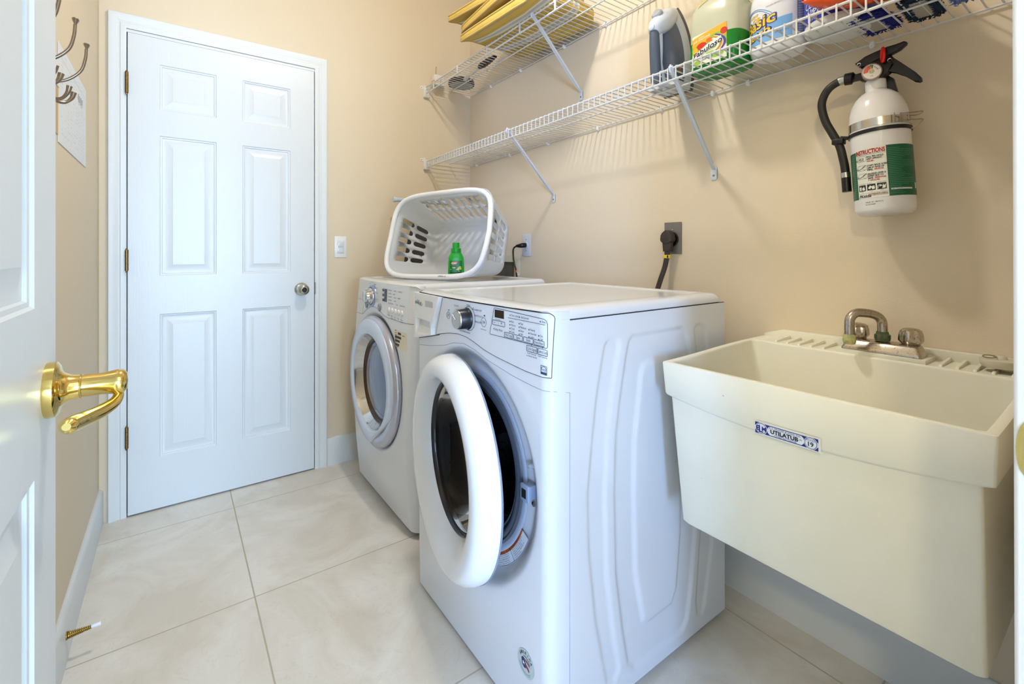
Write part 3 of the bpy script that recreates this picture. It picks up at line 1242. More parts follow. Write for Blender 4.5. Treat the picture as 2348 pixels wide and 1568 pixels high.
NA = 40
A0, A1 = 5, 66
mb.grid(NA, 1, lambda i, j: arcpt(.239 + .034 * j, A0 + (A1 - A0) * i / NA, .0006), 0)
mb.grid(NA, 1, lambda i, j: arcpt(.2395 + .0085 * j, A0 + (A1 - A0) * i / NA, .0010), 1)
for r_ in (.239, .272):
    mb.tube([arcpt(r_, A0 + (A1 - A0) * i / NA, .001) for i in range(NA + 1)], .0004, 4, 2)
for a in (A0, 25, 45, A1):
    mb.tube([arcpt(.239, a, .001), arcpt(.272, a, .001)], .0004, 4, 2)


def arctext(s, size, r_, a, mi, width=None):
    mb.text(s, size, lambda x, y: arcpt(r_ - y, a + math.degrees(x / r_), .0013), mi, 'L', width=width)


arctext('ENTRAPMENT HAZARD  AVERTISSEMENT', .0062, .2465, 8, 2, width=.225)
for a, ln in ((27, ['Do not allow children to', 'play on or in this washer.', 'Risk of suffocation or', 'entrapment. Keep door', 'closed when not in use.']), (47, ['Ne pas laisser les enfants', 'jouer sur ou dans la', 'laveuse. Risque de', 'suffocation. Garder la', 'porte fermee.']), (7, ['ADVERTENCIA', 'No permita que', 'los ninos jueguen', 'en la lavadora.'])):
    for k, s in enumerate(ln):
        arctext(s, .0036, .2515 + .0044 * k, a, 2, width=min(.066, .0030 * len(s)))
mb.build('warning_label', [mat('label_white', (226, 232, 238), rough=.5), mat('label_orange', (196, 92, 44), rough=.5), mat('label_ink', (24, 22, 30), rough=.5)], washer, smooth=0)
# round america sticker low on the front
mb = MB()
sy, sz_, sr = .846, .169, .0305
mk = on_front(wf, .0008, .652)
mb.poly([mk(sy, sz_)(sr * math.cos(a), sr * math.sin(a)) for a in np.linspace(0, 2 * math.pi, 49)[:-1]], 0)
mk = on_front(wf, .0012, .652)
word = 'AMERICA'
for k, ch in enumerate(word):
    a = 148 - 116 * k / 6
    ca, sa = math.cos(R(a)), math.sin(R(a))
    mb.text(ch, .0095, (lambda x, y, ca=ca, sa=sa: mk(sy, sz_)((.0205 + y) * ca + x * sa, (.0205 + y) * sa - x * ca)), 4 if ch != 'E' else 2, 'C', bold=.02)
mb.poly([mk(sy, sz_)(x, y) for x, y in ((-.016, .006), (-.010, .011), (-.003, .009), (-.001, .002), (.003, -.003), (.001, -.010), (-.006, -.012), (-.013, -.008), (-.0145, -.002))], 1)
mb.poly([mk(sy, sz_)(x, y) for x, y in ((-.002, .010), (.006, .009), (.014, .004), (.0155, .000), (.008, .003), (.000, .005))], 2)
mb.poly([mk(sy, sz_)(x, y) for x, y in ((.003, -.002), (.010, -.004), (.0145, -.009), (.012, -.0125), (.006, -.009), (.002, -.008))], 2)
mb.tube([mk(sy, sz_)(x, y) for x, y in ((-.008, .0145), (.002, .0155), (.011, .011), (.015, .005))], .0006, 4, 4)
mk = on_front(wf, .0016, .652)
star = []
for k in range(10):
    r_ = .005 if k % 2 == 0 else .0021
    a = R(90 + 36 * k)
    star.append(mk(sy + .007, sz_ - .001)(r_ * math.cos(a), r_ * math.sin(a)))
mb.poly(star, 3)
mk = on_front(wf, .0012, .652)
for k in range(2):
    s = 'DESIGNED ENGINEERED AND ASSEMBLED' if k == 0 else 'PROUDLY MADE BY WORKERS IN THE USA'
    rr_ = .0225 + .003 * k
    mb.text(s, .0026, (lambda x, y, rr_=rr_: mk(sy, sz_)((rr_ - y) * math.cos(R(200) + x / rr_), (rr_ - y) * math.sin(R(200) + x / rr_))), 5, 'L', width=.050)
mb.build('round_sticker', [mat('sticker_grey', (186, 200, 198), rough=.4), mat('sticker_navy', (30, 34, 96), rough=.4), mat('sticker_red', (150, 40, 46), rough=.4), mat('sticker_white', (236, 240, 242), rough=.4), mat('sticker_black', (14, 14, 18), rough=.4), mat('sticker_fine', (110, 120, 140), rough=.4)], washer, smooth=0)

# --- the open door, hinged on its far side
th = .1616
dax = Vector((-math.sin(th), -math.cos(th), 0))   # across, hinge -> free edge
dnn = Vector((-math.cos(th), math.sin(th), 0))    # out of the door
C = Vector((.6238, 1.1176, .5422))
mb = MB()
Rr = .287
# white ring; the profile leaves a tilted opening set a little high
secs = []
NSEG = 112
for k in range(NSEG):
    a = 2 * math.pi * k / NSEG
    ca, sa = math.cos(a), math.sin(a)

    def P_(r_, h, lift=0.0):
        return C + dax * (r_ * ca) + Vector((0, 0, 1)) * (r_ * sa + lift) + dnn * h
    loop = [P_(Rr - .010, -.004), P_(Rr, 0), P_(Rr * 1.0, .012), P_(Rr * .992, .026), P_(Rr * .972, .040), P_(Rr * .94, .051), P_(Rr * .90, .0565), P_(Rr * .86, .058), P_(Rr * .81, .0565, .003), P_(Rr * .765, .050, .008), P_(Rr * .735, .040, .014), P_(Rr * .715, .028, .018), P_(Rr * .70, .014, .02), P_(Rr * .69, .006, .02), P_(Rr * .70, -.004, .018)]
    secs.append(loop)
mb.rings(secs, False, False, closed=True)
# rings() closes each section as a loop too -> solid ring
dring = mb.build('porthole_door', mat('door_white_gloss', (232, 235, 237), rough=.14, spec=.6), washer, smooth=60)
mb = MB()
mb.lathe([(.2875, -.0035), (.2885, -.001), (.2875, .0015)], C, dnn, 112)
mb.lathe([(.2875, -.0035), (.215, -.010), (.212, -.012), (.205, -.014), (.205, -.004)], C, dnn, 96)
mb.build('inner_frame', mat('door_inner_grey', (126, 138, 156), rough=.3), dring, smooth=50)
mb = MB()
mb.lathe([(.200, .010), (.198, .004), (.190, .001), (.186, -.010), (.178, -.030), (.160, -.055), (.130, -.072), (.080, -.082), (.030, -.085), (0, -.085)], C + Vector((0, 0, .018)), dnn, 80)
glass = mb.build('glass_bowl', mat('smoked_glass', (12, 13, 16), rough=.03, trans=.45, ior=1.28, spec=.5), dring, smooth=60)
mb = MB()
mb.lathe([(.2000, .001), (.1990, .0125), (.1955, .0135), (.1920, .009), (.1900, .000)], C + Vector((0, 0, .018)), dnn, 96)
mb.build('glass_trim', mat('trim_black_gloss', (22, 24, 32), rough=.15), dring, smooth=50)
for dz in (-.09, .09):
    mb = MB()
    mb.box(.640, .672, 1.392, 1.412, .542 + dz - .03, .542 + dz + .03, bev=.003)
    mb.build('hinge', mat('hinge_grey', (150, 156, 166), rough=.35, metal=.6), washer)

# ======================= dryer (far) =======================
DY, DHW = 1.997, .343
df = Front(DY, DHW, .742, .018, .027, .045,
           (1.998, .552, [(0, .022), (.262, .022), (.275, .018), (.285, .008), (.291, .001), (.296, 0)]))
dryer = thing('clothes_dryer', 'white front-load dryer with silver-ringed closed door, far end, basket on top', 'dryer', (1.07, DY, 0))
mb = MB()
mb.box(.775, 1.402, DY - DHW, DY + DHW, .018, .958)
mb.box(.82, 1.37, DY - DHW + .02, DY + DHW - .02, 0, .02)
mb.build('cabinet', M_appl, dryer)
front_panel(df, .030, .9775, (1.998, .552, .20), 'front_panel', M_appl, dryer, .778, 110, 130)
mb = MB()


def dlid(ins, z):
    pts = rrect(.7395 + ins, 1.404 - ins, DY - DHW + ins, DY + DHW - ins, max(.006, .035 - ins), 6)
    out = []
    for k in range(len(pts)):
        a, b = pts[k], pts[(k + 1) % len(pts)]
        L = math.hypot(a[0] - b[0], a[1] - b[1])
        n = 10 if L > .3 else 1
        for q in range(n):
            x, y = a[0] + (b[0] - a[0]) * q / n, a[1] + (b[1] - a[1]) * q / n
            dy = (y - DY) / DHW
            kx = max(0.0, min(1.0, (.86 - x) / .10))
            zf = max(z, .9765) if x < .752 else (max(z, .9765 - (x - .752) / .020 * .0165) if x < .772 else z)
            out.append((x - .012 * (1 - dy * dy) * kx, DY + (y - DY) * 1.003, zf))
    return out


mb.rings([dlid(.004, .955), dlid(.0, .960), dlid(0, .966), dlid(.002, .973), dlid(.006, .979), dlid(.012, .983), dlid(.022, .9855), dlid(.05, .986), dlid(.056, .984), dlid(.062, .982), dlid(.10, .982)])
mb.build('lid', M_appl, dryer, smooth=50)
mb = MB()
zd = [(1.654, .833), (1.70, .834), (1.80, .836), (1.86, .838), (1.90, .842), (1.93, .850), (1.98, .864), (2.02, .868), (2.06, .866), (2.10, .856), (2.14, .840), (2.17, .824), (2.19, .818), (2.22, .817), (2.34, .815)]
pts = [(df.base(y, interp(zd, y)) - .0002, y, interp(zd, y)) for y in np.linspace(DY - DHW + .003, DY + DHW - .003, 90)]
mb.tube(pts, .0009, 5)
mb.tube([(df.base(2.187, z) - .0002, 2.187 - .02 * (z - .82) / .15, z) for z in np.linspace(.819, .968, 12)], .0006, 5)
mb.tube([(df.base(y, .882) - .0002, y, .882 + .004 * (y - 2.2)) for y in np.linspace(2.185, 2.325, 10)], .0005, 5)
mb.build('seam', mat('seam_grey2', (120, 122, 128), rough=.6), dryer)
# dial
dl = MB()
Dc = (df.base(2.062, .910) + .002, 2.062, .912)
dl.lathe([(.050, 0), (.049, .007), (.046, .009), (.040, .009), (.039, .006)], Dc, (-1, 0, 0), 48)
dd = dl.build('cycle_dial', mat('dial_blue_silver', (158, 170, 196), rough=.25, metal=.7), dryer, smooth=50)
dl = MB()
dl.lathe([(.037, .006), (.036, .014), (.031, .018), (.028, .030), (.0275, .036), (.024, .040), (0, .042)], Dc, (-1, 0, 0), 48)
for k in range(8):
    a = 2 * math.pi * k / 8
    dl.tube([(Dc[0] - .018, Dc[1] + .032 * math.cos(a), Dc[2] + .032 * math.sin(a)), (Dc[0] - .036, Dc[1] + .029 * math.cos(a), Dc[2] + .029 * math.sin(a))], .002, 6)
dl.build('dial_knob', M_chrome, dd, smooth=50)
mk = on_front(df, .0012, .72)
mb = MB()
mb.poly([mk(1.912, .9545)(0, 0), mk(1.912, .9545)(.028, 0), mk(1.912, .9545)(.024, -.054), mk(1.912, .9545)(-.003, -.054)])
mb.build('display', mat('navy_display', (44, 52, 76), rough=.15), dryer)
mb = MB()
rowy = [.950, .936, .923, .909, .896]
words = [['MORE DRY', 'HIGH', 'WRINKLE'], ['NORMAL', 'MED'], ['LESS DRY', 'LOW', 'DAMP'], ['TIME DRY', 'MIN'], ['CHECK FILTER', 'AIR', 'CLEAN DUCT']]
for z_, ws in zip(rowy, words):
    y_ = 1.868
    for w_ in ws:
        dot_pts = [mk(y_, z_)(.002 * math.cos(a), .0018 + .002 * math.sin(a)) for a in np.linspace(0, 2 * math.pi, 9)[:-1]]
        mb.poly(dot_pts)
        mb.text(w_, .0068, (lambda x, y, y_=y_, z_=z_: mk(y_ - .006, z_)(x, y)), 0, 'L')
        y_ -= .010 + .0052 * len(w_) + .012
for s, y_, z_ in (('OPTION', 1.868, .846), ('TEMP.', 1.830, .845), ('DRY', 1.795, .844), ('TIME', 1.762, .842), ('SIGNAL', 1.728, .841)):
    mb.text(s, .0068, mk(y_ + .002, z_), 0, 'C')
mb.text('CONTROL', .0058, mk(1.83, .837), 0, 'C'); mb.text('LEVEL', .0058, mk(1.795, .836), 0, 'C'); mb.text('(BEEPER)', .0058, mk(1.728, .833), 0, 'C')
for s, a in (('NORMAL', 60), ('HEAVY', 90), ('DELICATE', 38), ('QUICK', 15), ('TIME', -12), ('COTTON', 118), ('LOW', 150)):
    mb.text(s, .0066, (lambda x, y, a=a: mk(2.062, .912)(.066 * math.cos(R(a)) + x, .060 * math.sin(R(a)) + y)), 0, 'C')
mb.text('LG', .014, mk(2.262, .936), 0, 'L', bold=.03)
mb.text('TROMM', .006, mk(2.245, .886), 0, 'L')
for z_, s in ((.951, 'A'), (.930, 'B'), (.908, 'C')):
    pass
mb.build('panel_print', mat('dryer_ink', (72, 76, 90), rough=.5), dryer, smooth=0)
for z_ in (.948, .927, .906):
    mb = MB()
    mb.lathe([(.0065, 0), (.006, .003), (.004, .004), (0, .004)], mk(1.924, z_ + .001)(0, 0), (-1, 0, 0), 16)
    mb.build('indicator_button', mat('indicator_brown', (96, 86, 84), rough=.3), dryer)
for y_ in (1.862, 1.827, 1.793, 1.760, 1.727):
    mb = MB()
    mb.lathe([(.0100, -.002), (.0096, .0015), (.008, .0028), (0, .0034)], mk(y_, .869 - .0)(0, 0), (-1, 0, 0), 24, sx=1.25, ref=(0, 0, 1))
    mb.build('option_button', M_plas, dryer, smooth=50)
for y_, z_ in ((2.135, .868), (1.970, .870)):
    mb = MB()
    mb.lathe([(.0145, 0), (.014, .004), (.0115, .0055), (.009, .0045), (0, .0045)], mk(y_, z_)(0, 0), (-1, 0, 0), 28, sx=1.15, ref=(0, 0, 1))
    mb.build('push_button', mat('button_grey', (150, 154, 162), rough=.25, metal=.5), dryer, smooth=50)
# barcode sticker
mb = MB()
mks = on_front(df, .0009, .72)
mb.grid(6, 1, lambda i, j: mks(1.800, .798)(.118 * i / 6, -.068 * j), 0)
mks = on_front(df, .0014, .72)
for r_, (z_, n_b, w_) in enumerate(((.792, 9, .030), (.776, 16, .062), (.761, 13, .050), (.746, 11, .044))):
    xx = .004 if r_ else .034
    for k in range(n_b * 2):
        wv = .0009 + .0012 * ((k * 7 + r_ * 3) % 3) / 2
        mb.poly([mks(1.800, z_)(xx, 0), mks(1.800, z_)(xx + wv, 0), mks(1.800, z_)(xx + wv, -.0095), mks(1.800, z_)(xx, -.0095)], 1)
        xx += w_ / (n_b * 2)
for s, x_, z_ in (('MODEL', .003, .795), ('DLE', .003, .786), ('S/N', .015, .786), ('NO. 2577', .004, .7775), ('PART  24', .004, .7625), ('S-1291', .004, .7475), ('MADE IN KOREA', .002, .7315), ('DLE2516W', .078, .782)):
    mb.text(s, .0048, (lambda x, y, x_=x_, z_=z_: mks(1.800, z_)(x_ + x, y)), 1, 'L', bold=.03)
mb.build('barcode_sticker', [mat('aged_sticker', (222, 214, 188), rough=.6), mat('sticker_ink', (34, 32, 30), rough=.6)], dryer, smooth=0)
# door: silver outer ring, white inner trim that ends in a point, chrome throat, dark blue glass
Dd = Vector((.6955, 1.9900, .5545))
dn = Vector((-1, 0, 0))
mb = MB()
mb.lathe([(.268, -.022), (.276, -.016), (.279, -.008), (.2775, .001), (.273, .007), (.266, .011), (.255, .0135), (.240, .0145), (.225, .008)], Dd, dn, 112, sy=1.02)
ddoor = mb.build('dryer_door', mat('silver_lilac_ring', (190, 194, 208), rough=.16, metal=.55), dryer, smooth=60)
mb = MB()
NS = 128
lo_, li_ = [], []
outer = []
for k in range(NS):
    a = 2 * math.pi * k / NS
    # a=0 points up; pointed lobe at lower centre-left (hinge side is right)
    dxx, dzz = math.sin(a), math.cos(a)
    ro = .268 - .010 * max(0, math.cos(a - R(290))) ** 2 - .006 * max(0, math.cos(a - R(200))) ** 4
    outer.append((dxx * ro, dzz * ro))
# straight chamfer on the right lower side
outer2 = []
for x, y in outer:
    # line from (.215,-.11) to (.0,-.272) in local right/up
    nx_, ny_ = .589, -.808
    dd_ = (x - .262) * nx_ + (y + .086) * ny_
    if dd_ > 0 and x > 0:
        x -= nx_ * dd_; y -= ny_ * dd_
    outer2.append((x, y))


def ploop(pts, s, h):
    return [Dd + Vector((-h, -x * s, y * s)) for x, y in pts]


inner = [(math.sin(2 * math.pi * k / NS) * .2095, math.cos(2 * math.pi * k / NS) * .2045 - .003) for k in range(NS)]
mb.rings([ploop(outer2, 1.0, .0060), ploop(outer2, .996, .0165), ploop(outer2, .975, .0205), ploop(inner, 1.02, .0215), ploop(inner, 1.0, .0190), ploop(inner, .985, .010)], False, False)
mb.build('door_trim', mat('pale_blue_white_trim', (208, 218, 234), rough=.18, spec=.6, metal=.15), ddoor, smooth=40)
mb = MB()
mb.lathe([(.206, .016), (.198, -.002), (.186, -.020), (.184, -.024)], Dd + Vector((0, 0, -.003)), dn, 96)
mb.build('chrome_throat', M_chrome, ddoor, smooth=50)
mb = MB()
mb.lathe([(.187, -.022), (.182, -.019), (.172, -.026), (.170, -.034)], Dd + Vector((0, 0, -.003)), dn, 96)
mb.build('bronze_ring', mat('bronze_ring', (92, 76, 66), rough=.18, metal=.9), ddoor, smooth=50)
mb = MB()
mb.lathe([(.172, -.032), (.160, -.024), (.120, -.014), (.070, -.008), (0, -.005)], Dd + Vector((0, 0, -.003)), dn, 80)
mb.build('door_glass', mat('blue_tinted_glass', (74, 92, 128), rough=.08, spec=.9, coat=.6), ddoor, smooth=60)
mb = MB()
mb.lathe([(.172, -.048), (.172, -.060), (0, -.060)], Dd, dn, 48)
mb.build('door_back', M_dark, ddoor)

# ------------------------------------------------------------------ wire shelves
def wire_shelf(root, ztab, y0, y1, lip, rods):
    """ztab(y)->deck height"""
    X0, X1 = 1.202, 1.499
    m = MB()
    n = int((y1 - y0) / .0275)
    wr = .0021
    for k in range(n + 1):
        y = y0 + .004 + (y1 - y0 - .008) * k / n
        z = ztab(y)
        if lip == 'bent':
            m.tube([(X1 + .002, y, z + .003), (X0 + .004, y, z + .003), (X0 - .0035, y, z + .0005), (X0 - .0035, y, z - .038)], wr, 6)
        else:
            m.tube([(X1 + .002, y, z + .003), (X0 + .003, y, z + .003), (X0 - .002, y, z + .001)], wr, 6)
    m.build('wire_deck', M_shelf, root, smooth=60)
    for x, dz, r_ in rods:
        m = MB()
        m.tube([(x, y0, ztab(y0) + dz), (x, y1, ztab(y1) + dz)], r_, 10)
        m.build('rail', M_shelf, root, smooth=60)
    return X0, X1


def brace(root, top, foot):
    m = MB()
    T, F_ = Vector(top), Vector(foot)
    d = (F_ - T).normalized()
    side = Vector((0, 1, 0))
    side = (side - d * side.dot(d)).normalized()
    f_ = (T, side, d, side.cross(d))
    L = (F_ - T).length
    m.fbox(f_, -.0065, .0065, -.012, L - .006, -.0022, .0022, bev=.0015)
    m.fbox(f_, -.0065, -.0045, 0, L - .03, -.004, .004)
    m.fbox(f_, .0045, .0065, 0, L - .03, -.004, .004)
    m.tube([T + Vector((.004, 0, .010)), T + Vector((-.006, 0, .012)), T + Vector((-.010, 0, .002)), T + Vector((-.006, 0, -.010))], .003, 6)
    o = m.build('support_brace', mat('brace_grey_white', (212, 218, 224), rough=.35), root)
    m = MB()
    fy, fz_ = foot[1], foot[2]
    pts = rrect(-.0115, .0115, -.034, .012, .006, 5)
    m.prism(pts, frame((XR - .0005, fy, fz_), (0, 1, 0), (0, 0, 1)), -.0028, 0, bev=.0006)
    m.prism(pts, (Vector((XR, fy, fz_)), Vector((0, 1, 0)), Vector((0, 0, 1)), Vector((-1, 0, 0))), .0003, .0028, bev=.0006)
    p = m.build('foot_plate', mat('brace_grey_white', (0, 0, 0)), o)
    m = MB()
    m.lathe([(.0042, 0), (.004, .0015), (.0025, .0025), (0, .0025)], (XR - .0028, fy, fz_ - .018), (-1, 0, 0), 12)
    m.build('screw', M_nickel, p)


def clip(root, y, z):
    m = MB()
    m.lathe([(0, 0), (.008, 0), (.0085, .004), (.006, .010), (0, .011)], (XR - .0005, y, z - .006), (-1, 0, 0), 14)
    m.box(XR - .013, XR - .001, y - .005, y + .005, z - .008, z + .005, bev=.002)
    o = m.build('wall_clip', M_plas, root)
    m = MB()
    m.lathe([(0, 0), (.0018, 0), (.0018, .001), (0, .001)], (XR - .0115, y, z - .006), (-1, 0, 0), 8)
    m.build('nail', M_dark, o)


def end_bracket(root, x, z):
    m = MB()
    Y = YB
    m.box(x - .016, x + .018, Y - .003, Y, z - .052, z + .006, bev=.001)
    m.box(x - .018, x - .015, Y - .024, Y, z - .052, z + .012, bev=.001)
    m.box(x - .018, x + .018, Y - .024, Y, z - .054, z - .051, bev=.001)
    m.box(x - .036, x - .015, Y - .003, Y, z - .006, z + .012, bev=.0012)
    o = m.build('end_bracket', M_plas, root)
    m = MB()
    m.lathe([(.003, 0), (.0025, .0015), (0, .0018)], (x - .028, Y - .003, z + .003), (0, -1, 0), 10)
    m.build('screw', M_nickel, o)


zlow = lambda y: interp([(0, 1.668), (1.3, 1.656), (2.53, 1.643)], y)
zup = lambda y: interp([(0, 2.100), (1.4, 2.092), (2.53, 2.080)], y)
sh1 = thing('wire_shelf', 'long lower white wire shelf holding the iron, jug and bleach', 'shelf', (1.35, 1.3, 1.65))
wire_shelf(sh1, zlow, .085, 2.512, 'bent', [(1.202, -.0015, .0034), (1.202, -.036, .0034), (1.352, -.0015, .0030), (1.499, -.0015, .0028)])
brace(sh1, (1.202, 1.690, 1.648), (1.507, 1.732, 1.385))
brace(sh1, (1.202, .848, 1.655), (1.507, .893, 1.392))
for y in (2.441, 2.097, 1.77, 1.434, 1.106, .895, .773, .442):
    clip(sh1, y, zlow(y))
end_bracket(sh1, 1.204, 1.648)
sh2 = thing('wire_shelf', 'upper white wire shelf with wide-spaced lip, carrying yellow striped cushions', 'shelf', (1.35, 1.3, 2.09))
wire_shelf(sh2, zup, .085, 2.512, 'flat', [(1.202, -.0015, .0036), (1.199, -.040, .0040), (1.352, -.0015, .0034), (1.499, -.0015, .0028)])
for y in (2.42, 2.145, 1.86, 1.60, 1.37, 1.12, .86, .60, .34):
    m = MB()
    m.box(1.1965, 1.2005, y - .0045, y + .0045, zup(y) - .042, zup(y) + .001, bev=.001)
    m.build('lip_strap', M_shelf, sh2)
brace(sh2, (1.202, 1.513, 2.088), (1.507, 1.541, 1.836))
brace(sh2, (1.202, .68, 2.093), (1.507, .70, 1.84))
for y in (2.286, 1.996, 1.651, 1.388, 1.0, .6):
    clip(sh2, y, zup(y))
end_bracket(sh2, 1.204, 2.072)

# ------------------------------------------------------------------ striped cushions
def cushion_mat():
    m = mat('striped_cushion_fabric', (222, 178, 74), rough=.85, spec=.15)
    nt = m.node_tree
    b = nt.nodes['Principled BSDF']
    tc = nt.nodes.new('ShaderNodeTexCoord')
    sp_ = nt.nodes.new('ShaderNodeSeparateXYZ')
    nt.links.new(tc.outputs['Object'], sp_.inputs[0])
    x = mnode(nt, 'MULTIPLY_ADD', sp_.outputs[0], 1 / .150, 50.32)
    fr_ = mnode(nt, 'FRACT', x)
    cr = nt.nodes.new('ShaderNodeValToRGB')
    cr.color_ramp.interpolation = 'CONSTANT'
    Yl, Wh, Gr, Bk = (208, 178, 92), (222, 222, 214), (150, 138, 130), (84, 84, 92)
    stops = [(0, Yl), (.10, Gr), (.118, Wh), (.128, Gr), (.146, Yl), (.42, Gr), (.434, Yl), (.52, Wh), (.60, Bk), (.612, Wh), (.635, Bk), (.647, Wh), (.67, Bk), (.682, Wh), (.78, Yl), (.90, Gr), (.914, Yl)]
    el = cr.color_ramp.elements
    el[0].position = 0; el[0].color = lin(stops[0][1])
    el[1].position = stops[1][0]; el[1].color = lin(stops[1][1])
    for p, c in stops[2:]:
        e = el.new(p); e.color = lin(c)
    nt.links.new(fr_, cr.inputs['Fac'])
    nt.links.new(cr.outputs['Color'], b.inputs['Base Color'])
    n = nt.nodes.new('ShaderNodeTexNoise')
    n.inputs['Scale'].default_value = 9
    nt.links.new(tc.outputs['Object'], n.inputs['Vector'])
    bp = nt.nodes.new('ShaderNodeBump')
    bp.inputs['Strength'].default_value = .5
    bp.inputs['Distance'].default_value = .02
    nt.links.new(n.outputs['Fac'], bp.inputs['Height'])
    nt.links.new(bp.outputs['Normal'], b.inputs['Normal'])
    return m


M_cush = cushion_mat()
M_pipe = mat('cushion_piping', (208, 178, 100), rough=.8)


def cushion(name, label, c, rot, tilt, wx, wy, h, seed):
    """seat cushion: pillowed slab with piping round both faces"""
    rnd = random.Random(seed)
    Rm = Matrix.Translation(c) @ Matrix.Rotation(rot, 4, 'Z') @ Matrix.Rotation(tilt[0], 4, 'X') @ Matrix.Rotation(tilt[1], 4, 'Y')
    root = thing(name, label, 'cushion', tuple(c), 'yellow striped cushions on the upper shelf')
    m = MB()
    NP = 96
    base = superell(wx / 2, wy / 2, 11, NP)
    ph = [rnd.uniform(0, 6.28) for _ in range(4)]

    def lp(s, z):
        out = []
        for k, (x, y) in enumerate(base):
            a = 2 * math.pi * k / NP
            wob = 1 + .010 * math.sin(3 * a + ph[0]) + .008 * math.sin(7 * a + ph[1])
            zz = z + .004 * math.sin(2 * a + ph[2]) * s
            ov = max(0.0, (-x * s - .075) / .11)
            lf = max(0.0, (y * s - .06) / .20)
            zz = zz * (1 - .22 * min(1, lf)) - .026 * ov * ov
            out.append((x * s * wob, y * s * wob, zz))
        return out
    prof = [(.05, -h * .50), (.35, -h * .49), (.62, -h * .47), (.82, -h * .42), (.93, -h * .36), (.985, -h * .29), (1.0, -h * .22), (1.012, -h * .05), (1.012, h * .08), (1.0, h * .22), (.985, h * .29), (.93, h * .36), (.82, h * .43), (.62, h * .48), (.35, h * .5), (.05, h * .5)]
    m.rings([lp(s, z) for s, z in prof], True, True)
    o = m.build('cushion_body', M_cush, root, smooth=80)
    for zz in (-h * .25, h * .25):
        m = MB()
        m.tube(lp(1.003, zz), .0042, 8, closed=True)
        p = m.build('piping', M_pipe, root, smooth=80)
        p.matrix_basis = Rm
    o.matrix_basis = Rm
    return root


cushion('seat_cushion', 'bottom yellow striped cushion of the stack, lying on the upper shelf wires', (1.280, 1.665, 2.1285), R(3), (0, R(1)), .385, .52, .066, 1)
cushion('seat_cushion', 'second yellow striped cushion from the bottom of the stack', (1.275, 1.700, 2.1935), R(-3), (R(-1.0), R(0)), .37, .50, .060, 2)
cushion('seat_cushion', 'third yellow striped cushion, jutting out furthest left in the stack', (1.29, 1.790, 2.2620), R(7), (R(1.5), R(-1.5)), .38, .52, .060, 3)

# ------------------------------------------------------------------ small items at the far end of the upper shelf
t = thing('hand_tool', 'white handled gadget with round grey face and dark grip on upper shelf', 'tool', (1.37, 2.38, 2.088))
m = MB()
zt = zup(2.4) + .006
oc = [(1.372 + .070 * math.cos(R(22.5 + 45 * k)), 2.405 + .070 * math.sin(R(22.5 + 45 * k))) for k in range(8)]
m.prism([(x, y) for x, y in oc], frame((0, 0, zt), (1, 0, 0), (0, 1, 0)), 0, .010, bev=.002)
m.build('face', mat('gadget_grey_face', (176, 180, 174), rough=.5), t)
m = MB()
m.lathe([(.062, .004), (.074, .002), (.078, .010), (.074, .030), (.05, .040), (0, .042)], (1.372, 2.405, zt), (0, 0, 1), 32)
m.build('dark_rim', mat('gadget_dark_brown', (44, 34, 34), rough=.4), t)
m = MB()
m.tube([(1.355, 2.335, zt + .014), (1.34, 2.26, zt + .012), (1.325, 2.12, zt + .010)], [.012, .0085, .008], 12)
m.build('handle', mat('gadget_white', (226, 224, 216), rough=.4), t)
m = MB()
m.tube([(1.325, 2.125, zt + .012), (1.322, 2.09, zt + .012), (1.318, 2.02, zt + .012), (1.314, 1.96, zt + .012)], [.014, .021, .019, .011], 14, flatten=(.7, 1))
m.build('grip', mat('gadget_dark_brown', (0, 0, 0)), t)
t = thing('carton', 'small open white carton with orange print standing behind the grey-faced gadget', 'carton', (1.27, 2.40, 2.088))
m = MB()
m.box(1.225, 1.285, 2.455, 2.505, zt - .002, zt + .055, bev=.002)
m.build('box', mat('carton_white', (226, 224, 218), rough=.6), t)
m = MB()
for k in range(7):
    m.box(1.2235, 1.2248, 2.460 + .006 * k, 2.463 + .006 * k, zt + .012 + .004 * (k % 3), zt + .020 + .005 * (k % 2))
    m.box(1.232 + .006 * k, 1.235 + .006 * k, 2.4535, 2.4548, zt + .012 + .004 * (k % 2), zt + .022 + .005 * (k % 3))
m.build('orange_print', mat('carton_orange', (214, 140, 70), rough=.6), t)
m = MB()
m.tube([(1.232, 2.46, zt + .05), (1.228, 2.445, zt + .095)], .0016, 6)
m.build('rod', mat('rod_grey', (120, 116, 108), rough=.5), t)

# ------------------------------------------------------------------ steam iron standing on its heel
zi = 1.660
sd_ = Vector((.9992, .04, 0))     # from handle towards soleplate
wd_ = Vector((-.04, .9992, 0))      # across
So = Vector((1.440, .985, zi + .0045))


def iron_pt(w, t, h):
    """w across, t up (towards the tip), h from the soleplate out to the handle"""
    return So + wd_ * w + Vector((0, 0, 1)) * t * 1.10 - sd_ * h * 1.08


iron = thing('steam_iron', 'grey and white steam iron standing upright on the lower wire shelf', 'iron', (1.38, 1.0, zi))


def sole(s, h, tmin=.0, tmax=.272, wmax=.058, lean=0.0, n=20):
    """pointed outline"""
    half = []
    for k in range(n + 1):
        t = k / n
        w = wmax * max(0, 1 - (max(0, t - .18) / .82) ** 2.3) ** .95 if t > .18 else wmax * (1 - .10 * ((.18 - t) / .18) ** 2)
        half.append((w * s, tmin + (tmax - tmin) * t))
    pts = [(w, t_) for w, t_ in half] + [(-w, t_) for w, t_ in half[::-1][1:]]
    return [iron_pt(w, t_, h) for w, t_ in pts]


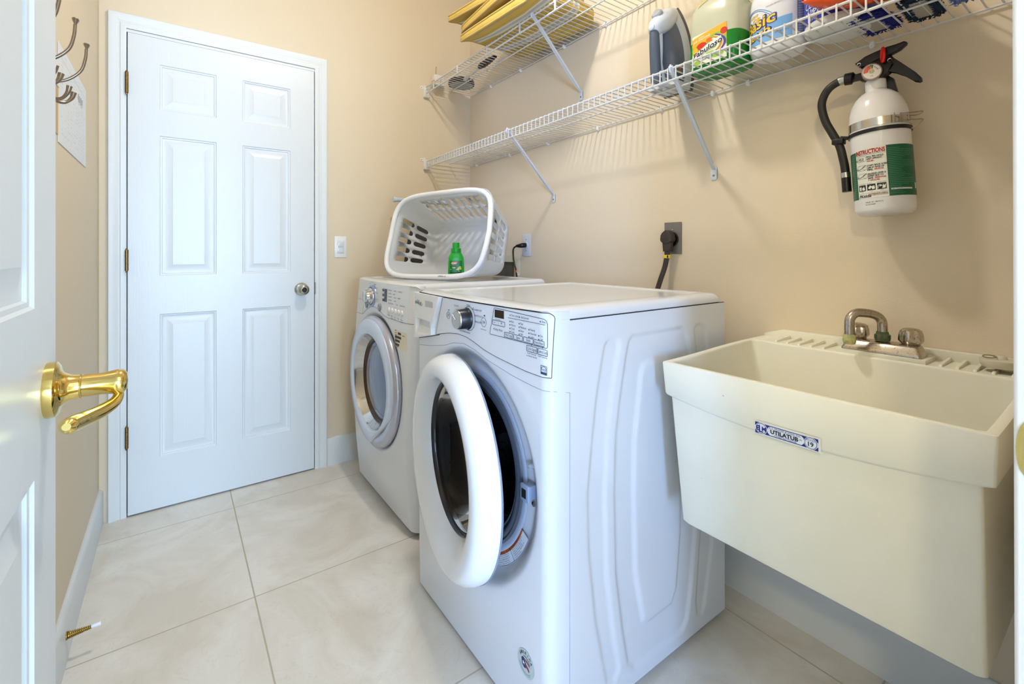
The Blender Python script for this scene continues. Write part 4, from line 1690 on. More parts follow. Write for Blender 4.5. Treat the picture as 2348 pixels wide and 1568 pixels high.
m = MB()
m.rings([sole(.97, -.002), sole(1.0, 0.0), sole(1.0, .004)], True, True)
m.build('soleplate', mat('iron_soleplate', (66, 64, 66), rough=.35, metal=.5), iron, smooth=50)
m = MB()
m.rings([sole(1.02, .003, -.002, .276), sole(1.03, .007, -.002, .277), sole(.985, .016, 0, .270)], True, True)
m.build('skirt', mat('iron_dark_skirt', (78, 78, 84), rough=.4), iron, smooth=50)
m = MB()
m.rings([sole(.985, .014, .004, .267), sole(1.0, .022, .004, .267), sole(.975, .034, .005, .262), sole(.90, .044, .008, .252), sole(.70, .050, .016, .230)], True, True)
m.build('shell', mat('iron_white_shell', (206, 212, 218), rough=.3), iron, smooth=60)
m = MB()
m.rings([sole(.895, .040, .010, .246), sole(.86, .058, .012, .232), sole(.78, .078, .014, .205), sole(.62, .094, .018, .180), sole(.30, .100, .03, .150)], True, True)
m.build('water_tank', mat('iron_slate_tank', (92, 100, 116), rough=.22), iron, smooth=60)
m = MB()
# white upper saddle and front neck
nk = smooth_path([iron_pt(0, .252, .030), iron_pt(0, .236, .052), iron_pt(0, .214, .078), iron_pt(0, .194, .104), iron_pt(0, .176, .126), iron_pt(0, .158, .136)], 5)
m.tube(nk, [interp([(0, .016), (.25, .030), (.5, .036), (.75, .030), (1, .018)], k / (len(nk) - 1)) for k in range(len(nk))], 20)
m.build('neck', mat('iron_white_shell', (0, 0, 0)), iron, smooth=60)
m = MB()
nk = smooth_path([iron_pt(0, .165, .112), iron_pt(0, .120, .108), iron_pt(0, .070, .108), iron_pt(0, .030, .098), iron_pt(0, .008, .070)], 5)
m.tube(nk, [interp([(0, .012), (.5, .010), (1, .020)], k / (len(nk) - 1)) for k in range(len(nk))], 12)
m.build('handle_inlay', mat('iron_white_shell', (0, 0, 0)), iron, smooth=60)
m = MB()
nk = smooth_path([iron_pt(0, .162, .136), iron_pt(0, .120, .134), iron_pt(0, .060, .130), iron_pt(0, .012, .124)], 5)
m.tube(nk, [interp([(0, .015), (.3, .0175), (1, .0185)], k / (len(nk) - 1)) for k in range(len(nk))], 16)
m.build('handle', mat('iron_slate_grip', (78, 88, 102), rough=.45), iron, smooth=60)
m = MB()
m.lathe([(.019, 0), (.019, .014), (.015, .019), (0, .020)], iron_pt(0, .215, .112), -sd_ + Vector((0, 0, .55)), 24)
m.build('dial', mat('iron_dial_grey', (160, 164, 168), rough=.3), iron)
m = MB()
m.lathe([(.011, 0), (.011, .007), (.008, .009), (0, .009)], iron_pt(-.0, .172, .146), -sd_, 18)
m.build('steam_button', mat('iron_white_shell', (0, 0, 0)), iron)
m = MB()
m.rings([[iron_pt(w, t_, h_) for w, t_ in ((.052, .0), (.052, .016), (-.052, .016), (-.052, .0))] for h_ in (.006, .10)], True, True)
m.build('heel', mat('iron_white_shell', (0, 0, 0)), iron)
m = MB()
oval = [(.010 + .062 + .022 * math.cos(a), .056 + .0085 * math.sin(a)) for a in np.linspace(0, 2 * math.pi, 25)[:-1]]
m.prism([(a, b) for a, b in oval], (So - wd_ * .0455 - sd_ * (0), -sd_, Vector((0, 0, 1)), -wd_), -.01, .0035)
bd = m.build('badge', mat('iron_copper_badge', (150, 126, 112), rough=.3, metal=.6), iron)
m = MB()
m.text('BLACK&DECKER', .0060, lambda x, y: So - wd_ * .0495 - sd_ * (.085 - x) + Vector((0, 0, .053 + y)), 0, 'C')
m.build('badge_print', M_dark, bd, smooth=0)

# ------------------------------------------------------------------ green cleaner jug
ju = frame((0, 0, 0), (1, 0, 0), (0, 1, 0))


def loft(m, secs, n=48, mi=0, cap=True, e=4.0, M=None):
    """secs: (z, hx, hy, cx, cy[, e])"""
    loops = []
    for s in secs:
        ee = s[5] if len(s) > 5 else e
        l = [Vector((s[3] + x, s[4] + y, s[0])) for x, y in superell(s[1], s[2], ee, n)]
        loops.append([M @ p for p in l] if M is not None else l)
    m.rings(loops, cap, cap, mi)


zj = 1.6635
JX, JY = 1.366, .783
Mj = Matrix.Translation((JX, JY, zj)) @ Matrix.Diagonal((.91, .89, 1, 1))
jug = thing('cleaner_jug', 'large translucent jug of green cleaner with a fruit label, right of the iron', 'jug', (JX, JY, zj))
m = MB()
loft(m, [(.001, .056, .078, 0, 0), (.004, .064, .086, 0, 0), (.014, .070, .092, 0, 0), (.045, .072, .094, 0, 0), (.150, .072, .094, 0, 0), (.185, .070, .091, 0, 0), (.205, .062, .080, 0, .004, 3.2), (.222, .050, .058, 0, .016, 2.6), (.240, .038, .040, 0, .030, 2.2), (.262, .027, .027, 0, .040, 2), (.280, .022, .022, 0, .044, 2), (.300, .0205, .0205, 0, .045, 2)], M=Mj)
jm = mat('translucent_jug', (222, 224, 196), rough=.25, alpha=.62)
m.build('jug_body', jm, jug, smooth=60)
m = MB()
loft(m, [(.0006, .0562, .0782, 0, 0), (.0038, .0643, .0863, 0, 0), (.014, .0703, .0923, 0, 0), (.045, .0723, .0943, 0, 0), (.094, .0723, .0943, 0, 0), (.0945, .060, .085, 0, 0)], M=Mj)
m.build('liquid', mat('green_liquid', (8, 132, 42), rough=.2, emit=None), jug, smooth=60)
m = MB()
hp = smooth_path([Mj @ Vector(p) for p in ((0, .018, .262), (0, -.020, .275), (0, -.055, .262), (0, -.074, .228), (0, -.078, .185))], 6)
m.tube(hp, .0135, 14)
m.build('handle', mat('jug_handle_plastic', (214, 216, 190), rough=.3, alpha=.85), jug, smooth=60)
m = MB()
m.lathe([(.0235, .296), (.0245, .298), (.0245, .322), (.022, .326), (0, .326)], Mj @ Vector((0, .045, 0)), (0, 0, 1), 28)
m.build('cap', M_plas, jug)
# label on the face towards the camera
yl0, yl1, zl0, zl1 = .086, -.020, .020, .176
LB = [mat('label_cream', (226, 230, 204), rough=.35), mat('label_yellow', (238, 178, 40), rough=.35), mat('label_red', (206, 48, 24), rough=.35), mat('label_lime', (150, 190, 70), rough=.35), mat('label_purple', (86, 66, 150), rough=.35), mat('label_navy', (18, 22, 56), rough=.35), mat('label_plain_white', (236, 238, 232), rough=.35), mat('label_orange2', (222, 110, 40), rough=.35)]


def jl(x, z, off):
    """x to the right in the picture, z up, on the jug face"""
    x, z = x * 1.16, .017 + (z - .020) * .66
    y = .071 - x
    xx = -.072
    ey = abs(y) / .094
    if ey < 1:
        xx = -.0722 * (1 - ey ** 4) ** .25
    return Mj @ Vector((xx - off, y, z))


def lpoly(m, pts, off, mi, n=1, fn=jl):
    m.poly([fn(x, z, off) for x, z in pts], mi)


m = MB()
m.grid(14, 1, lambda i, j: jl(.110 * i / 14, zl0 + (zl1 - .012 - zl0) * j, .0008), 0)
m.grid(14, 1, lambda i, j: jl(.110 * i / 14, (.112 + .010 * (i / 14)) + ((.150 + .026 * i / 14) - (.112 + .010 * i / 14)) * j, .0011), 1)
# fruit band between
m.grid(12, 1, lambda i, j: jl(.110 * i / 12, .078 + .040 * j + .004 * i / 12 * j, .0010), 3)


def disc(m, cx_, cz_, rx_, rz_, off, mi, fn=jl, n=22, a0=0, a1=360):
    K = 3
    pts = [[fn(cx_ + rx_ * (k / K) * math.cos(2 * math.pi * q / n), cz_ + rz_ * (k / K) * math.sin(2 * math.pi * q / n), off) for q in range(n)] for k in range(1, K + 1)]
    c_ = fn(cx_, cz_, off)
    vs_ = [c_] + [p for r_ in pts for p in r_]
    fs = [(0, 1 + q, 1 + (q + 1) % n) for q in range(n)]
    for k in range(K - 1):
        for q in range(n):
            a_, b_ = 1 + k * n + q, 1 + k * n + (q + 1) % n
            fs.append((a_, b_, b_ + n, a_ + n))
    m.add(vs_, fs, mi, True)


disc(m, .034, .106, .017, .016, .0013, 2)
disc(m, .012, .092, .010, .017, .0013, 1)
disc(m, .102, .140, .010, .015, .0013, 2)
disc(m, .080, .134, .018, .010, .0013, 3)
disc(m, .060, .122, .012, .010, .0012, 7)
# swoosh
for k, (r0, mi) in enumerate(((.052, 4), (.046, 6), (.044, 1), (.041, 7), (.0385, 3), (.036, 6))):
    pts = []
    for a in np.linspace(-48, 62, 18):
        pts.append((.050 + r0 * 1.12 * math.cos(R(a)), .092 + r0 * math.sin(R(a))))
    for a in np.linspace(62, -48, 18):
        pts.append((.050 + (r0 - .007) * 1.12 * math.cos(R(a)), .092 + (r0 - .007) * math.sin(R(a))))
    for q in range(17):
        m.poly([jl(*pts[q], .0014 + .0001 * k), jl(*pts[q + 1], .0014 + .0001 * k), jl(*pts[34 - q], .0014 + .0001 * k), jl(*pts[35 - q], .0014 + .0001 * k)], mi)
# white burst beneath the lettering
m.grid(16, 2, lambda i, j: jl(.003 + .092 * i / 16, (.046 + .056 * i / 16) + (.030 - .010 * abs(i / 8 - 1)) * j / 2, .0021), 6)


def slant(x, y, x0=.008, z0=.056, off=.0024, sh=.44):
    return jl(x0 + x, z0 + y * 1.05 + x * sh, off)


m.text('Fabuloso', .034, lambda x, y: slant(x, y, off=.0023), 6, 'L', bold=.055, width=.090)
m.text('Fabuloso', .033, lambda x, y: slant(x, y, off=.0027), 5, 'L', bold=.018, width=.090)
m.text('64', .014, lambda x, y: jl(.006 + x, .128 + y + x * .25, .0016), 6, 'L', bold=.03)
m.text('MAKES', .0060, lambda x, y: jl(.024 + x, .142 + y + x * .25, .0016), 6, 'L', bold=.03)
m.text('GALLONS', .0105, lambda x, y: jl(.023 + x, .131 + y + x * .25, .0016), 6, 'L', bold=.03, width=.038)
disc(m, .080, .046, .022, .012, .0013, 3)
disc(m, .018, .034, .012, .012, .0013, 3)
disc(m, .060, .062, .013, .007, .0012, 3)
m.text('MULTI-PURPOSE', .0068, lambda x, y: jl(.030 + x, .046 + y + x * .20, .0016), 4, 'L', bold=.03, width=.052)
m.text('CLEANER', .0078, lambda x, y: jl(.034 + x, .037 + y + x * .20, .0016), 4, 'L', bold=.03, width=.036)
m.text('5.00 L', .0060, lambda x, y: jl(.088 + x, .034 + y, .0016), 6, 'L')
m.text('169 FL OZ', .0045, lambda x, y: jl(.084 + x, .028 + y, .0016), 6, 'L')
lb = m.build('label', LB, jug, smooth=0)
m = MB()
nl = lambda x, z, off: Mj @ Vector((-.0475 - off - max(0, (.222 - z)) * .9, .052 - x, z))
m.poly([Mj @ Vector((-.0562 + .0009 * 0 - (.217 - z) * .75, .058 - x, z)) + Vector((-.0026, 0, 0)) for x, z in ((.0, .2055), (.006, .2095), (.028, .2165), (.040, .2210), (.042, .2195), (.036, .2130), (.010, .2040))], 1)
m.build('neck_label', LB, jug, smooth=0)

# ------------------------------------------------------------------ white bleach bottle
zb_ = 1.6645
BX, BY = 1.388, .628
BAX, BAY = .055, .074
bl = thing('bleach_bottle', 'white bleach bottle with blue and yellow lettering, between jug and blue canister', 'bottle', (BX, BY, zb_))
m = MB()
secs_ = [(.001, .70), (.001, .78), (.004, .88), (.014, .965), (.026, 1.0), (.135, 1.0), (.152, .985), (.172, .92), (.196, .76), (.222, .56), (.245, .38), (.262, .31), (.275, .30)]
loft(m, [(zb_ + z_, max(.0205, BAX * k_) if z_ > .2 else BAX * k_, max(.0205, BAY * k_) if z_ > .2 else BAY * k_, BX, BY, 2.3) for z_, k_ in secs_], n=72)
m.build('bottle_body', mat('bleach_white', (226, 228, 232), rough=.28), bl, smooth=50)
m = MB()
m.lathe([(.0235, .268), (.0235, .298), (.021, .300), (0, .300)], (BX, BY, zb_), (0, 0, 1), 28)
m.build('cap', mat('cap_blue', (40, 60, 150), rough=.4), bl)


def bcyl(cx_, cy_, z_, rad, az0):
    """x right in picture along the arc from az0 (radians, direction the surface faces)"""
    def fn(x, z, off):
        a = az0 + x / rad
        return (cx_ + (rad + off) * math.cos(a), cy_ + (rad + off) * math.sin(a), z_ + z)
    return fn


az = math.atan2(0 - BY, 0 - BX)


def bf(x, z, off):
    ph = (.009 - x) / .066
    c_, s_ = math.cos(ph), math.sin(ph)
    return (BX - (BAX + off) * math.copysign(abs(c_) ** (2 / 2.3), c_), BY + (BAY + off) * math.copysign(abs(s_) ** (2 / 2.3), s_), zb_ + z)


m = MB()
BB = [mat('bleach_label_white', (222, 228, 238), rough=.35), mat('bleach_label_blue', (120, 174, 226), rough=.35), mat('bleach_navy', (34, 38, 130), rough=.35), mat('bleach_yellow', (236, 196, 44), rough=.35), mat('bleach_violet', (84, 88, 150), rough=.35)]
m.grid(28, 1, lambda i, j: bf(-.075 + .135 * i / 28, .032 + .046 * j + .012 * (i / 28) * j, .0006), 1)
m.grid(10, 1, lambda i, j: bf(.074 + .030 * i / 10, .03 + .115 * j, .0006), 4)
for k in range(24):
    zz = .034 + .0045 * k
    m.grid(5, 1, lambda i, j: bf(.076 + (.020 + .006 * ((k * 5) % 3) / 2) * i / 5, zz + .0022 * j, .0010), 0)
for s, sz, x0_, z0_, w_ in (('Basic', .044, -.058, .066, .078), ('Bleach', .032, -.060, .040, .070)):
    m.text(s, sz, lambda x, y: bf(x0_ + x, z0_ + y + x * .20, .0012), 2, 'L', bold=.075, width=w_ + .004)
    m.text(s, sz * .98, lambda x, y: bf(x0_ + .001 + x, z0_ + y + x * .20 + .0008, .0018), 3, 'L', bold=.022, width=w_)
m.text('BRIGHT', .010, lambda x, y: bf(-.050 + x, .112 + y, .0012), 3, 'L', bold=.03)
m.text('JOB', .015, lambda x, y: bf(-.036 + x, .098 + y, .0012), 3, 'L', bold=.03)
m.text('DANGER: KEEP OUT OF REACH', .0042, lambda x, y: bf(.004 + x, .126 + y + .1 * x, .0012), 2, 'L', width=.042)
m.text('FL OZ (2.8 L)', .0055, lambda x, y: bf(.020 + x, .046 + y + .1 * x, .0012), 2, 'L')
for r_ in (.046, .050):
    m.tube([bf(-.030 + r_ * math.cos(a), .080 + r_ * 1.05 * math.sin(a), .0008) for a in np.linspace(.1, math.pi - .3, 24)], .0008, 4, 1)
m.build('label', BB, bl, smooth=0)

# ------------------------------------------------------------------ blue wipes canister
CX_, CY_ = 1.368, .470
cn = thing('wipes_canister', 'white canister with a dark blue wrap reading CLE, behind the shelf lip', 'canister', (CX_, CY_, 1.6655))
m = MB()
zc_ = 1.6655
m.lathe([(0, 0), (.058, 0), (.070, .003), (.0765, .010), (.077, .018), (.077, .16), (.073, .175), (.055, .19), (0, .19)], (CX_, CY_, zc_), (0, 0, 1), 64)
m.build('can_body', mat('canister_white', (214, 216, 212), rough=.4), cn, smooth=50)
az = math.atan2(-CY_, -CX_)
cf = bcyl(CX_, CY_, zc_, .077, az)
m = MB()
CB = [mat('canister_blue', (34, 42, 150), rough=.35), mat('canister_print', (226, 232, 240), rough=.35), mat('canister_gold', (226, 186, 96), rough=.35)]
m.grid(60, 1, lambda i, j: cf(-.19 + .38 * i / 60, .024 + .118 * j, .0007), 0)
m.text('CLEANING', .024, lambda x, y: cf(-.090 + x, .062 + y, .0013), 1, 'L', width=.098)
m.text('WIPES', .020, lambda x, y: cf(-.090 + x, .042 + y, .0013), 1, 'L', width=.060)
for k in range(6):
    m.tube([cf(-.078 + .005 * k + .004 * k * t_, .028 + .034 * t_ ** .7 - .002 * k * t_, .001) for t_ in np.linspace(0, 1, 8)], .0007, 4, 1)
for k in range(5):
    disc(m, -.068 + .004 * (k % 2), .120 + .006 * k, .003, .004, .0013, 2, fn=cf, n=8)
m.build('label', CB, cn, smooth=0)

# ------------------------------------------------------------------ orange packet, mop pads
pk = thing('wipes_packet', 'glossy orange plastic packet lying on mop heads on lower shelf', 'packet', (1.27, .40, 1.70))
m = MB()
Mp = Matrix.Translation((1.262, .372, 1.702)) @ Matrix.Rotation(R(-87), 4, 'Z') @ Matrix.Rotation(R(6), 4, 'Y') @ Matrix.Rotation(R(12), 4, 'X')
secs = []
NPK = 40
rnd = random.Random(3)
for k in range(13):
    t_ = k / 12
    x = -.125 + .25 * t_
    b_ = math.sin(math.pi * t_) ** .5
    hy, hz = .060 * (.86 + .14 * b_), .0015 + .0285 * b_
    loop = []
    for q, (yy, zz) in enumerate(superell(hy, hz, 2.6, NPK)):
        loop.append(Mp @ Vector((x, yy, zz + .003 * math.sin(q * 1.3 + k * 1.7) * b_)))
    secs.append(loop)
m.rings(secs, True, True)
pb = m.build('packet_body', mat('orange_film', (240, 84, 22), rough=.15, spec=.6, bump=.3, bscale=35), pk, smooth=70)
m = MB()
m.grid(8, 4, lambda i, j: Mp @ Vector((-.05 + .13 * i / 8, -.0585 - .0045 * math.sin(math.pi * j / 4), -.008 + .018 * j / 4)), 0)
for k, s in enumerate(('PREMIUM CLEANING WIPES', 'STREAK FREE SHINE')):
    m.text(s, .008, lambda x, y: Mp @ Vector((-.04 + x, -.0640, -.001 - .010 * k + y)), 1, 'L', width=.10)
m.build('packet_label', [mat('packet_label_cream', (222, 206, 172), rough=.4), mat('packet_ink', (30, 28, 60), rough=.5)], pb, smooth=0)


def shaggy(name, label, cx_, cy_, z_, lx, ly, rot, col, core, seed, strands=260, h=.020):
    root = thing(name, label, 'mop pad', (cx_, cy_, z_), 'microfibre mop pads on the lower shelf')
    rnd = random.Random(seed)
    Mx = Matrix.Translation((cx_, cy_, z_)) @ Matrix.Rotation(rot, 4, 'Z')
    m = MB()
    loft(m, [(-.0004, lx * .20, ly * .22, 0, 0), (-.0004, lx * .37, ly * .31, 0, 0), (.003, lx * .38, ly * .32, 0, 0)], n=32, M=Mx, e=5)
    m.build('backing', core, root)
    m = MB()
    loft(m, [(.0008, lx * .42, ly * .42, 0, 0), (.003, lx * .48, ly * .48, 0, 0), (.6 * h, lx * .49, ly * .49, 0, 0), (h, lx * .42, ly * .42, 0, 0)], n=32, M=Mx, e=5)
    for k in range(strands):
        s_ = k % 4
        a = rnd.uniform(-1, 1)
        inw = rnd.random() < .35
        if s_ < 2:
            sg = 1 if s_ else -1
            x, y = a * lx * .46, sg * ly * (.34 if inw else .46)
            dxx, dyy = rnd.uniform(-.003, .003), sg * rnd.uniform(.003, .008) * (-1 if inw else 1)
        else:
            sg = 1 if s_ == 2 else -1
            x, y = sg * lx * (.39 if inw else .47), a * ly * .46
            dxx, dyy = sg * rnd.uniform(.003, .008) * (-1 if inw else 1), rnd.uniform(-.003, .003)
        z = -.0006 if inw else rnd.uniform(-.001, h * .8)
        p0_ = Mx @ Vector((x, y, z))
        p1_ = Mx @ Vector((x + dxx, y + dyy, z - rnd.uniform(0, .0015)))
        m.tube([p0_, p1_], [.0016, .0004], 4)
    o = m.build('pile', col, root, smooth=60)
    o['kind'] = 'stuff'
    return root


M_pad = mat('pad_grey_weave', (168, 162, 150), rough=.9, bump=.6, bscale=260)
M_royal = mat('royal_blue_yarn', (28, 36, 120), rough=.9)
M_teal = mat('dark_teal_yarn', (22, 44, 66), rough=.9)
M_sky = mat('dusty_blue_yarn', (98, 128, 176), rough=.9)
shaggy('mop_pad', 'royal blue fringed mop pad with a grey centre, under the orange packet', 1.385, .405, 1.667, .135, .070, R(-4), M_royal, M_pad, 5, 1100)
shaggy('mop_pad', 'dark teal fringed mop pad beside the royal blue one', 1.385, .315, 1.667, .145, .060, R(3), M_teal, M_pad, 6, 1100)
shaggy('mop_pad', 'dusty blue mop pad nearest the right end of the shelf', 1.355, .238, 1.667, .150, .058, R(2), M_sky, mat('dusty_blue_core', (104, 134, 180), rough=.9, bump=.6, bscale=260), 7, 700)

# ------------------------------------------------------------------ ceiling lamp (above the frame; lights the room)
lamp = thing('ceiling_lamp', 'round frosted ceiling lamp in the middle of the room', 'ceiling lamp', (.60, 1.16, CH))
m = MB()
m.lathe([(0, 0), (.10, 0), (.105, -.010), (.100, -.022), (.076, -.022)], (.60, 1.16, CH), (0, 0, 1), 40)
m.build('lamp_base', M_nickel, lamp)
m = MB()
m.lathe([(.078, -.022), (.077, -.040), (.068, -.062), (.050, -.076), (.026, -.083), (0, -.085)], (.60, 1.16, CH), (0, 0, 1), 24)
LAMP = mat('frosted_lamp_glass', (255, 240, 215), rough=.6, emit=(255, 250, 242), estr=228.0)
m.build('lamp_shade', LAMP, lamp)

# unseen warm lamp added in the hall to brighten the right wall and tub
hall_fill = thing('added_fill_lamp', 'warm white glass pendant lamp in the hall outside the doorway', 'pendant lamp', (-1.6, -.80, CH))
m = MB()
m.lathe([(0, 0), (.06, 0), (.06, -.02), (.006, -.025), (.006, -.16), (.03, -.165), (.032, -.19), (0, -.19)], (-1.6, -.80, CH), (0, 0, 1), 24)
m.build('stem', M_nickel, hall_fill)
m = MB()
m.lathe([(0, -.19), (.045, -.195), (.085, -.225), (.10, -.27), (.085, -.315), (.045, -.345), (0, -.35)], (-1.6, -.80, CH), (0, 0, 1), 24)
m.build('lamp_shade', mat('warm_fill_glass', (255, 226, 180), rough=.6, emit=(255, 234, 172), estr=210.0), hall_fill)

# ------------------------------------------------------------------ laundry basket lying on its side on the dryer
by_, bt_, br_ = .3588, .2767, .0211
bn = Vector((-math.cos(by_) * math.cos(bt_), -math.sin(by_) * math.cos(bt_), math.sin(bt_)))
ba = Vector((math.sin(by_), -math.cos(by_), 0))
bb = bn.cross(ba)
if bb.z < 0:
    bb = -bb
ba, bb = ba * math.cos(br_) + bb * math.sin(br_), -ba * math.sin(br_) + bb * math.cos(br_)
bC = Vector((.9797, 1.9563, 1.1937))
M_bask = mat('basket_plastic', (240, 242, 244), rough=.35)
_nt = M_bask.node_tree
_b = _nt.nodes['Principled BSDF']
_tr = _nt.nodes.new('ShaderNodeBsdfTranslucent')
_tr.inputs[0].default_value = lin((235, 238, 240))
_mx = _nt.nodes.new('ShaderNodeMixShader')
_mx.inputs[0].default_value = .42
_nt.links.new(_b.outputs[0], _mx.inputs[1])
_nt.links.new(_tr.outputs[0], _mx.inputs[2])
_nt.links.new(_mx.outputs[0], _nt.nodes['Material Output'].inputs[0])
basket = thing('laundry_basket', 'white slotted laundry basket tipped on its side on top of the dryer', 'basket', (1.0, 1.95, .99))
BW, BH, BD = .298, .203, .262
BW2, BH2 = .232, .132


def bpt(a, b, d):
    """a,b in the rim plane; d depth behind the rim"""
    return bC + ba * a + bb * b - bn * d


# perimeter columns: segments [type, count]; slots are 4 columns wide on straight runs
cols_ = []


def rim_xy(t, hw, hh, rc):
    """t in 0..1 round a rounded rectangle, by explicit list"""
    return None


def side_cols(length, nslot, slot_w, gap):
    """positions along a straight side, centred on 0; returns list of (pos, slot_index or -1, k)"""
    pitch = slot_w + gap
    start = -(nslot * pitch - gap) / 2
    out = [(-length / 2, -1, 0)]
    for s in range(nslot):
        x0_ = start + s * pitch
        for k in range(9):
            out.append((x0_ + slot_w * k / 8, s, k))
    out.append((length / 2, -1, 0))
    return out


rcorner = .075
sides = [('long', 2 * (BW - rcorner), 9), ('short', 2 * (BH - rcorner) + .02, 5)]
cols = []   # each: (a_rim, b_rim, a_base, b_base, slotkey or None, k)
rc2 = .05
for q in range(4):
    # q0 top (going -a), q1 left (going -b), q2 bottom (going +a), q3 right (going +b)
    L = 2 * (BW - rcorner) if q in (0, 2) else 2 * (BH - rcorner)
    L2 = 2 * (BW2 - rc2) if q in (0, 2) else 2 * (BH2 - rc2)
    ns = 9 if q in (0, 2) else 5
    sw = .0225 if q in (0, 2) else .0235
    gp = .0235 if q in (0, 2) else .0245
    if q in (1, 3):
        sw, gp = .0300, .0235
        over = (ns * (sw + gp) - gp) - L
        ext = max(0, over / 2 + .004)
    else:
        ext = 0
    lst = side_cols(L + 2 * ext, ns, sw, gp)
    for pos, s, k in lst:
        f2 = L2 / L
        p2 = pos * f2
        if q == 0:
            r_ = (-pos, BH); b_ = (-p2, BH2)
        elif q == 1:
            r_ = (-BW, -pos); b_ = (-BW2, -p2)
        elif q == 2:
            r_ = (pos, -BH); b_ = (p2, -BH2)
        else:
            r_ = (BW, pos); b_ = (BW2, p2)
        # corner rounding of anything beyond the straight part
        over = abs(pos) - L / 2
        if over > 0:
            dd = rcorner - math.sqrt(max(0, rcorner ** 2 - over ** 2))
            if q == 1:
                r_ = (r_[0] + dd, r_[1])
            else:
                r_ = (r_[0] - dd, r_[1])
        cols.append((r_[0], r_[1], b_[0], b_[1], (q, s) if s >= 0 else None, k))
    # corner arc to next side
    cx_ = (-1, -1, 1, 1)[q]
    cyy_ = (1, -1, -1, 1)[q]
    a0_ = (90, 180, 270, 0)[q]
    e0 = math.degrees(math.asin(min(1, ext / rcorner))) if q in (1, 3) else 0
    nq = (q + 1) % 4
    Ln = 2 * (BH - rcorner) if nq in (1, 3) else 0
    e1 = 0
    if nq in (1, 3):
        ov = (5 * (.0300 + .0235) - .0235) - 2 * (BH - rcorner)
        e1 = math.degrees(math.asin(min(1, max(0, ov / 2 + .004) / rcorner)))
    for k in range(1, 7):
        t_ = a0_ + e0 + (90 - e0 - e1) * k / 7
        ca, sa = math.cos(R(t_)), math.sin(R(t_))
        cols.append((cx_ * (BW - rcorner) + rcorner * ca, cyy_ * (BH - rcorner) + rcorner * sa, cx_ * (BW2 - rc2) + rc2 * ca, cyy_ * (BH2 - rc2) + rc2 * sa, None, 0))
rows = [0.0, .10, .165, .20, .39, .44, .485, .535, .72, .765, .86, .93, .97, 1.0]
# slot rows: first slot spans rows 2..5, second slot rows 6..9
NC = len(cols)


def bwall(i, j):
    c = cols[i % NC]
    t_ = rows[j]
    off = 0.0
    if c[4] is not None:
        kk = (c[5] - 4) / 4.0
        rnd_ = (.036 if c[4][0] in (0, 2) else .048) * (1 - math.sqrt(max(0, 1 - kk * kk)))
        if j == 2 or j == 6:
            off = rnd_
        elif j == 5 or j == 9:
            off = -rnd_
    t_ = t_ + off
    bulge = 0.0
    a_ = c[0] + (c[2] - c[0]) * t_
    b_ = c[1] + (c[3] - c[1]) * t_
    if t_ > .90:
        kx = (t_ - .90) / .10
        s_ = 1 - .09 * kx ** 2
        a_, b_ = a_ * s_, b_ * s_
    d = BD * t_
    return bpt(a_, b_, d)


def bkeep(i, j):
    c0, c1_ = cols[i % NC], cols[(i + 1) % NC]
    if c0[4] is not None and c0[4] == c1_[4]:
        if 2 <= j < 5 or 6 <= j < 9:
            return False
    return True


m = MB()
m.grid(NC, len(rows) - 1, bwall, 0, bkeep, wrap=True)
basew = [bwall(i, len(rows) - 1) for i in range(NC)]
base2 = [bpt(*[((p - bC).dot(ba) * .5), ((p - bC).dot(bb) * .5)], BD * 1.0) for p in basew]
m.rings([basew, base2], False, True)
bw_ = m.build('basket_wall', M_bask, basket, smooth=50, solid=.0032)
# rolled rim with a dip for the hand grips
m = MB()
rp = []
for k in range(120):
    t_ = 2 * math.pi * k / 120
    ca, sa = math.cos(t_), math.sin(t_)
    e = 4.6
    x_ = math.copysign(abs(ca) ** (2 / e), ca) * (BW + .001)
    y_ = math.copysign(abs(sa) ** (2 / e), sa) * (BH + .001)
    grip = math.exp(-(y_ / .07) ** 2) if abs(x_) > BW * .9 else 0
    rp.append(bpt(x_ * (1 + .014 * grip), y_, -.002 + .006 * grip))
m.tube(rp, .0118, 14, closed=True)
rimo = m.build('rim', mat('basket_rim_plastic', (238, 240, 242), rough=.3), basket, smooth=80)
m = MB()


def rimtext(x, y):
    a_ = .095 + x
    return bpt(a_, -(BH + .0095) - .0012 + .0035 * 0 + y * .35 - .000, -.0085 - .0 * x) if False else bpt(a_, -(BH + .005) + y, -.0142)


m.text('HMIKA G', .011, rimtext, 0, 'C')
m.build('marker_writing', M_dark, rimo, smooth=0)

# little green softener bottle standing inside the basket
gx_, gy_, gz0 = 1.075, 1.935, .9985
gb = thing('softener_bottle', 'small bright green softener bottle standing inside the tipped basket', 'bottle', (gx_, gy_, gz0))
Mg = Matrix.Translation((gx_, gy_, gz0)) @ Matrix.Rotation(R(-29), 4, 'Z')
m = MB()
loft(m, [(0, .033, .019, 0, 0), (.003, .0375, .0225, 0, 0), (.012, .0385, .0235, 0, 0), (.060, .0370, .0225, 0, 0), (.082, .0350, .0215, 0, 0), (.087, .0345, .021, 0, 0), (.092, .032, .020, 0, 0), (.106, .0250, .0185, 0, 0, 3), (.112, .0235, .0180, 0, 0, 2.4)], n=36, M=Mg, e=3.4)
G_ = mat('bright_green_plastic', (24, 168, 48), rough=.28)
m.build('bottle_body', G_, gb, smooth=50)
m = MB()
m.lathe([(.0238, .110), (.0238, .127), (.0185, .129), (.0165, .131), (.0160, .153), (.0150, .155), (0, .155)], (gx_, gy_, gz0), (0, 0, 1), 28)
m.build('cap', mat('green_cap', (22, 158, 44), rough=.35), gb)
m = MB()
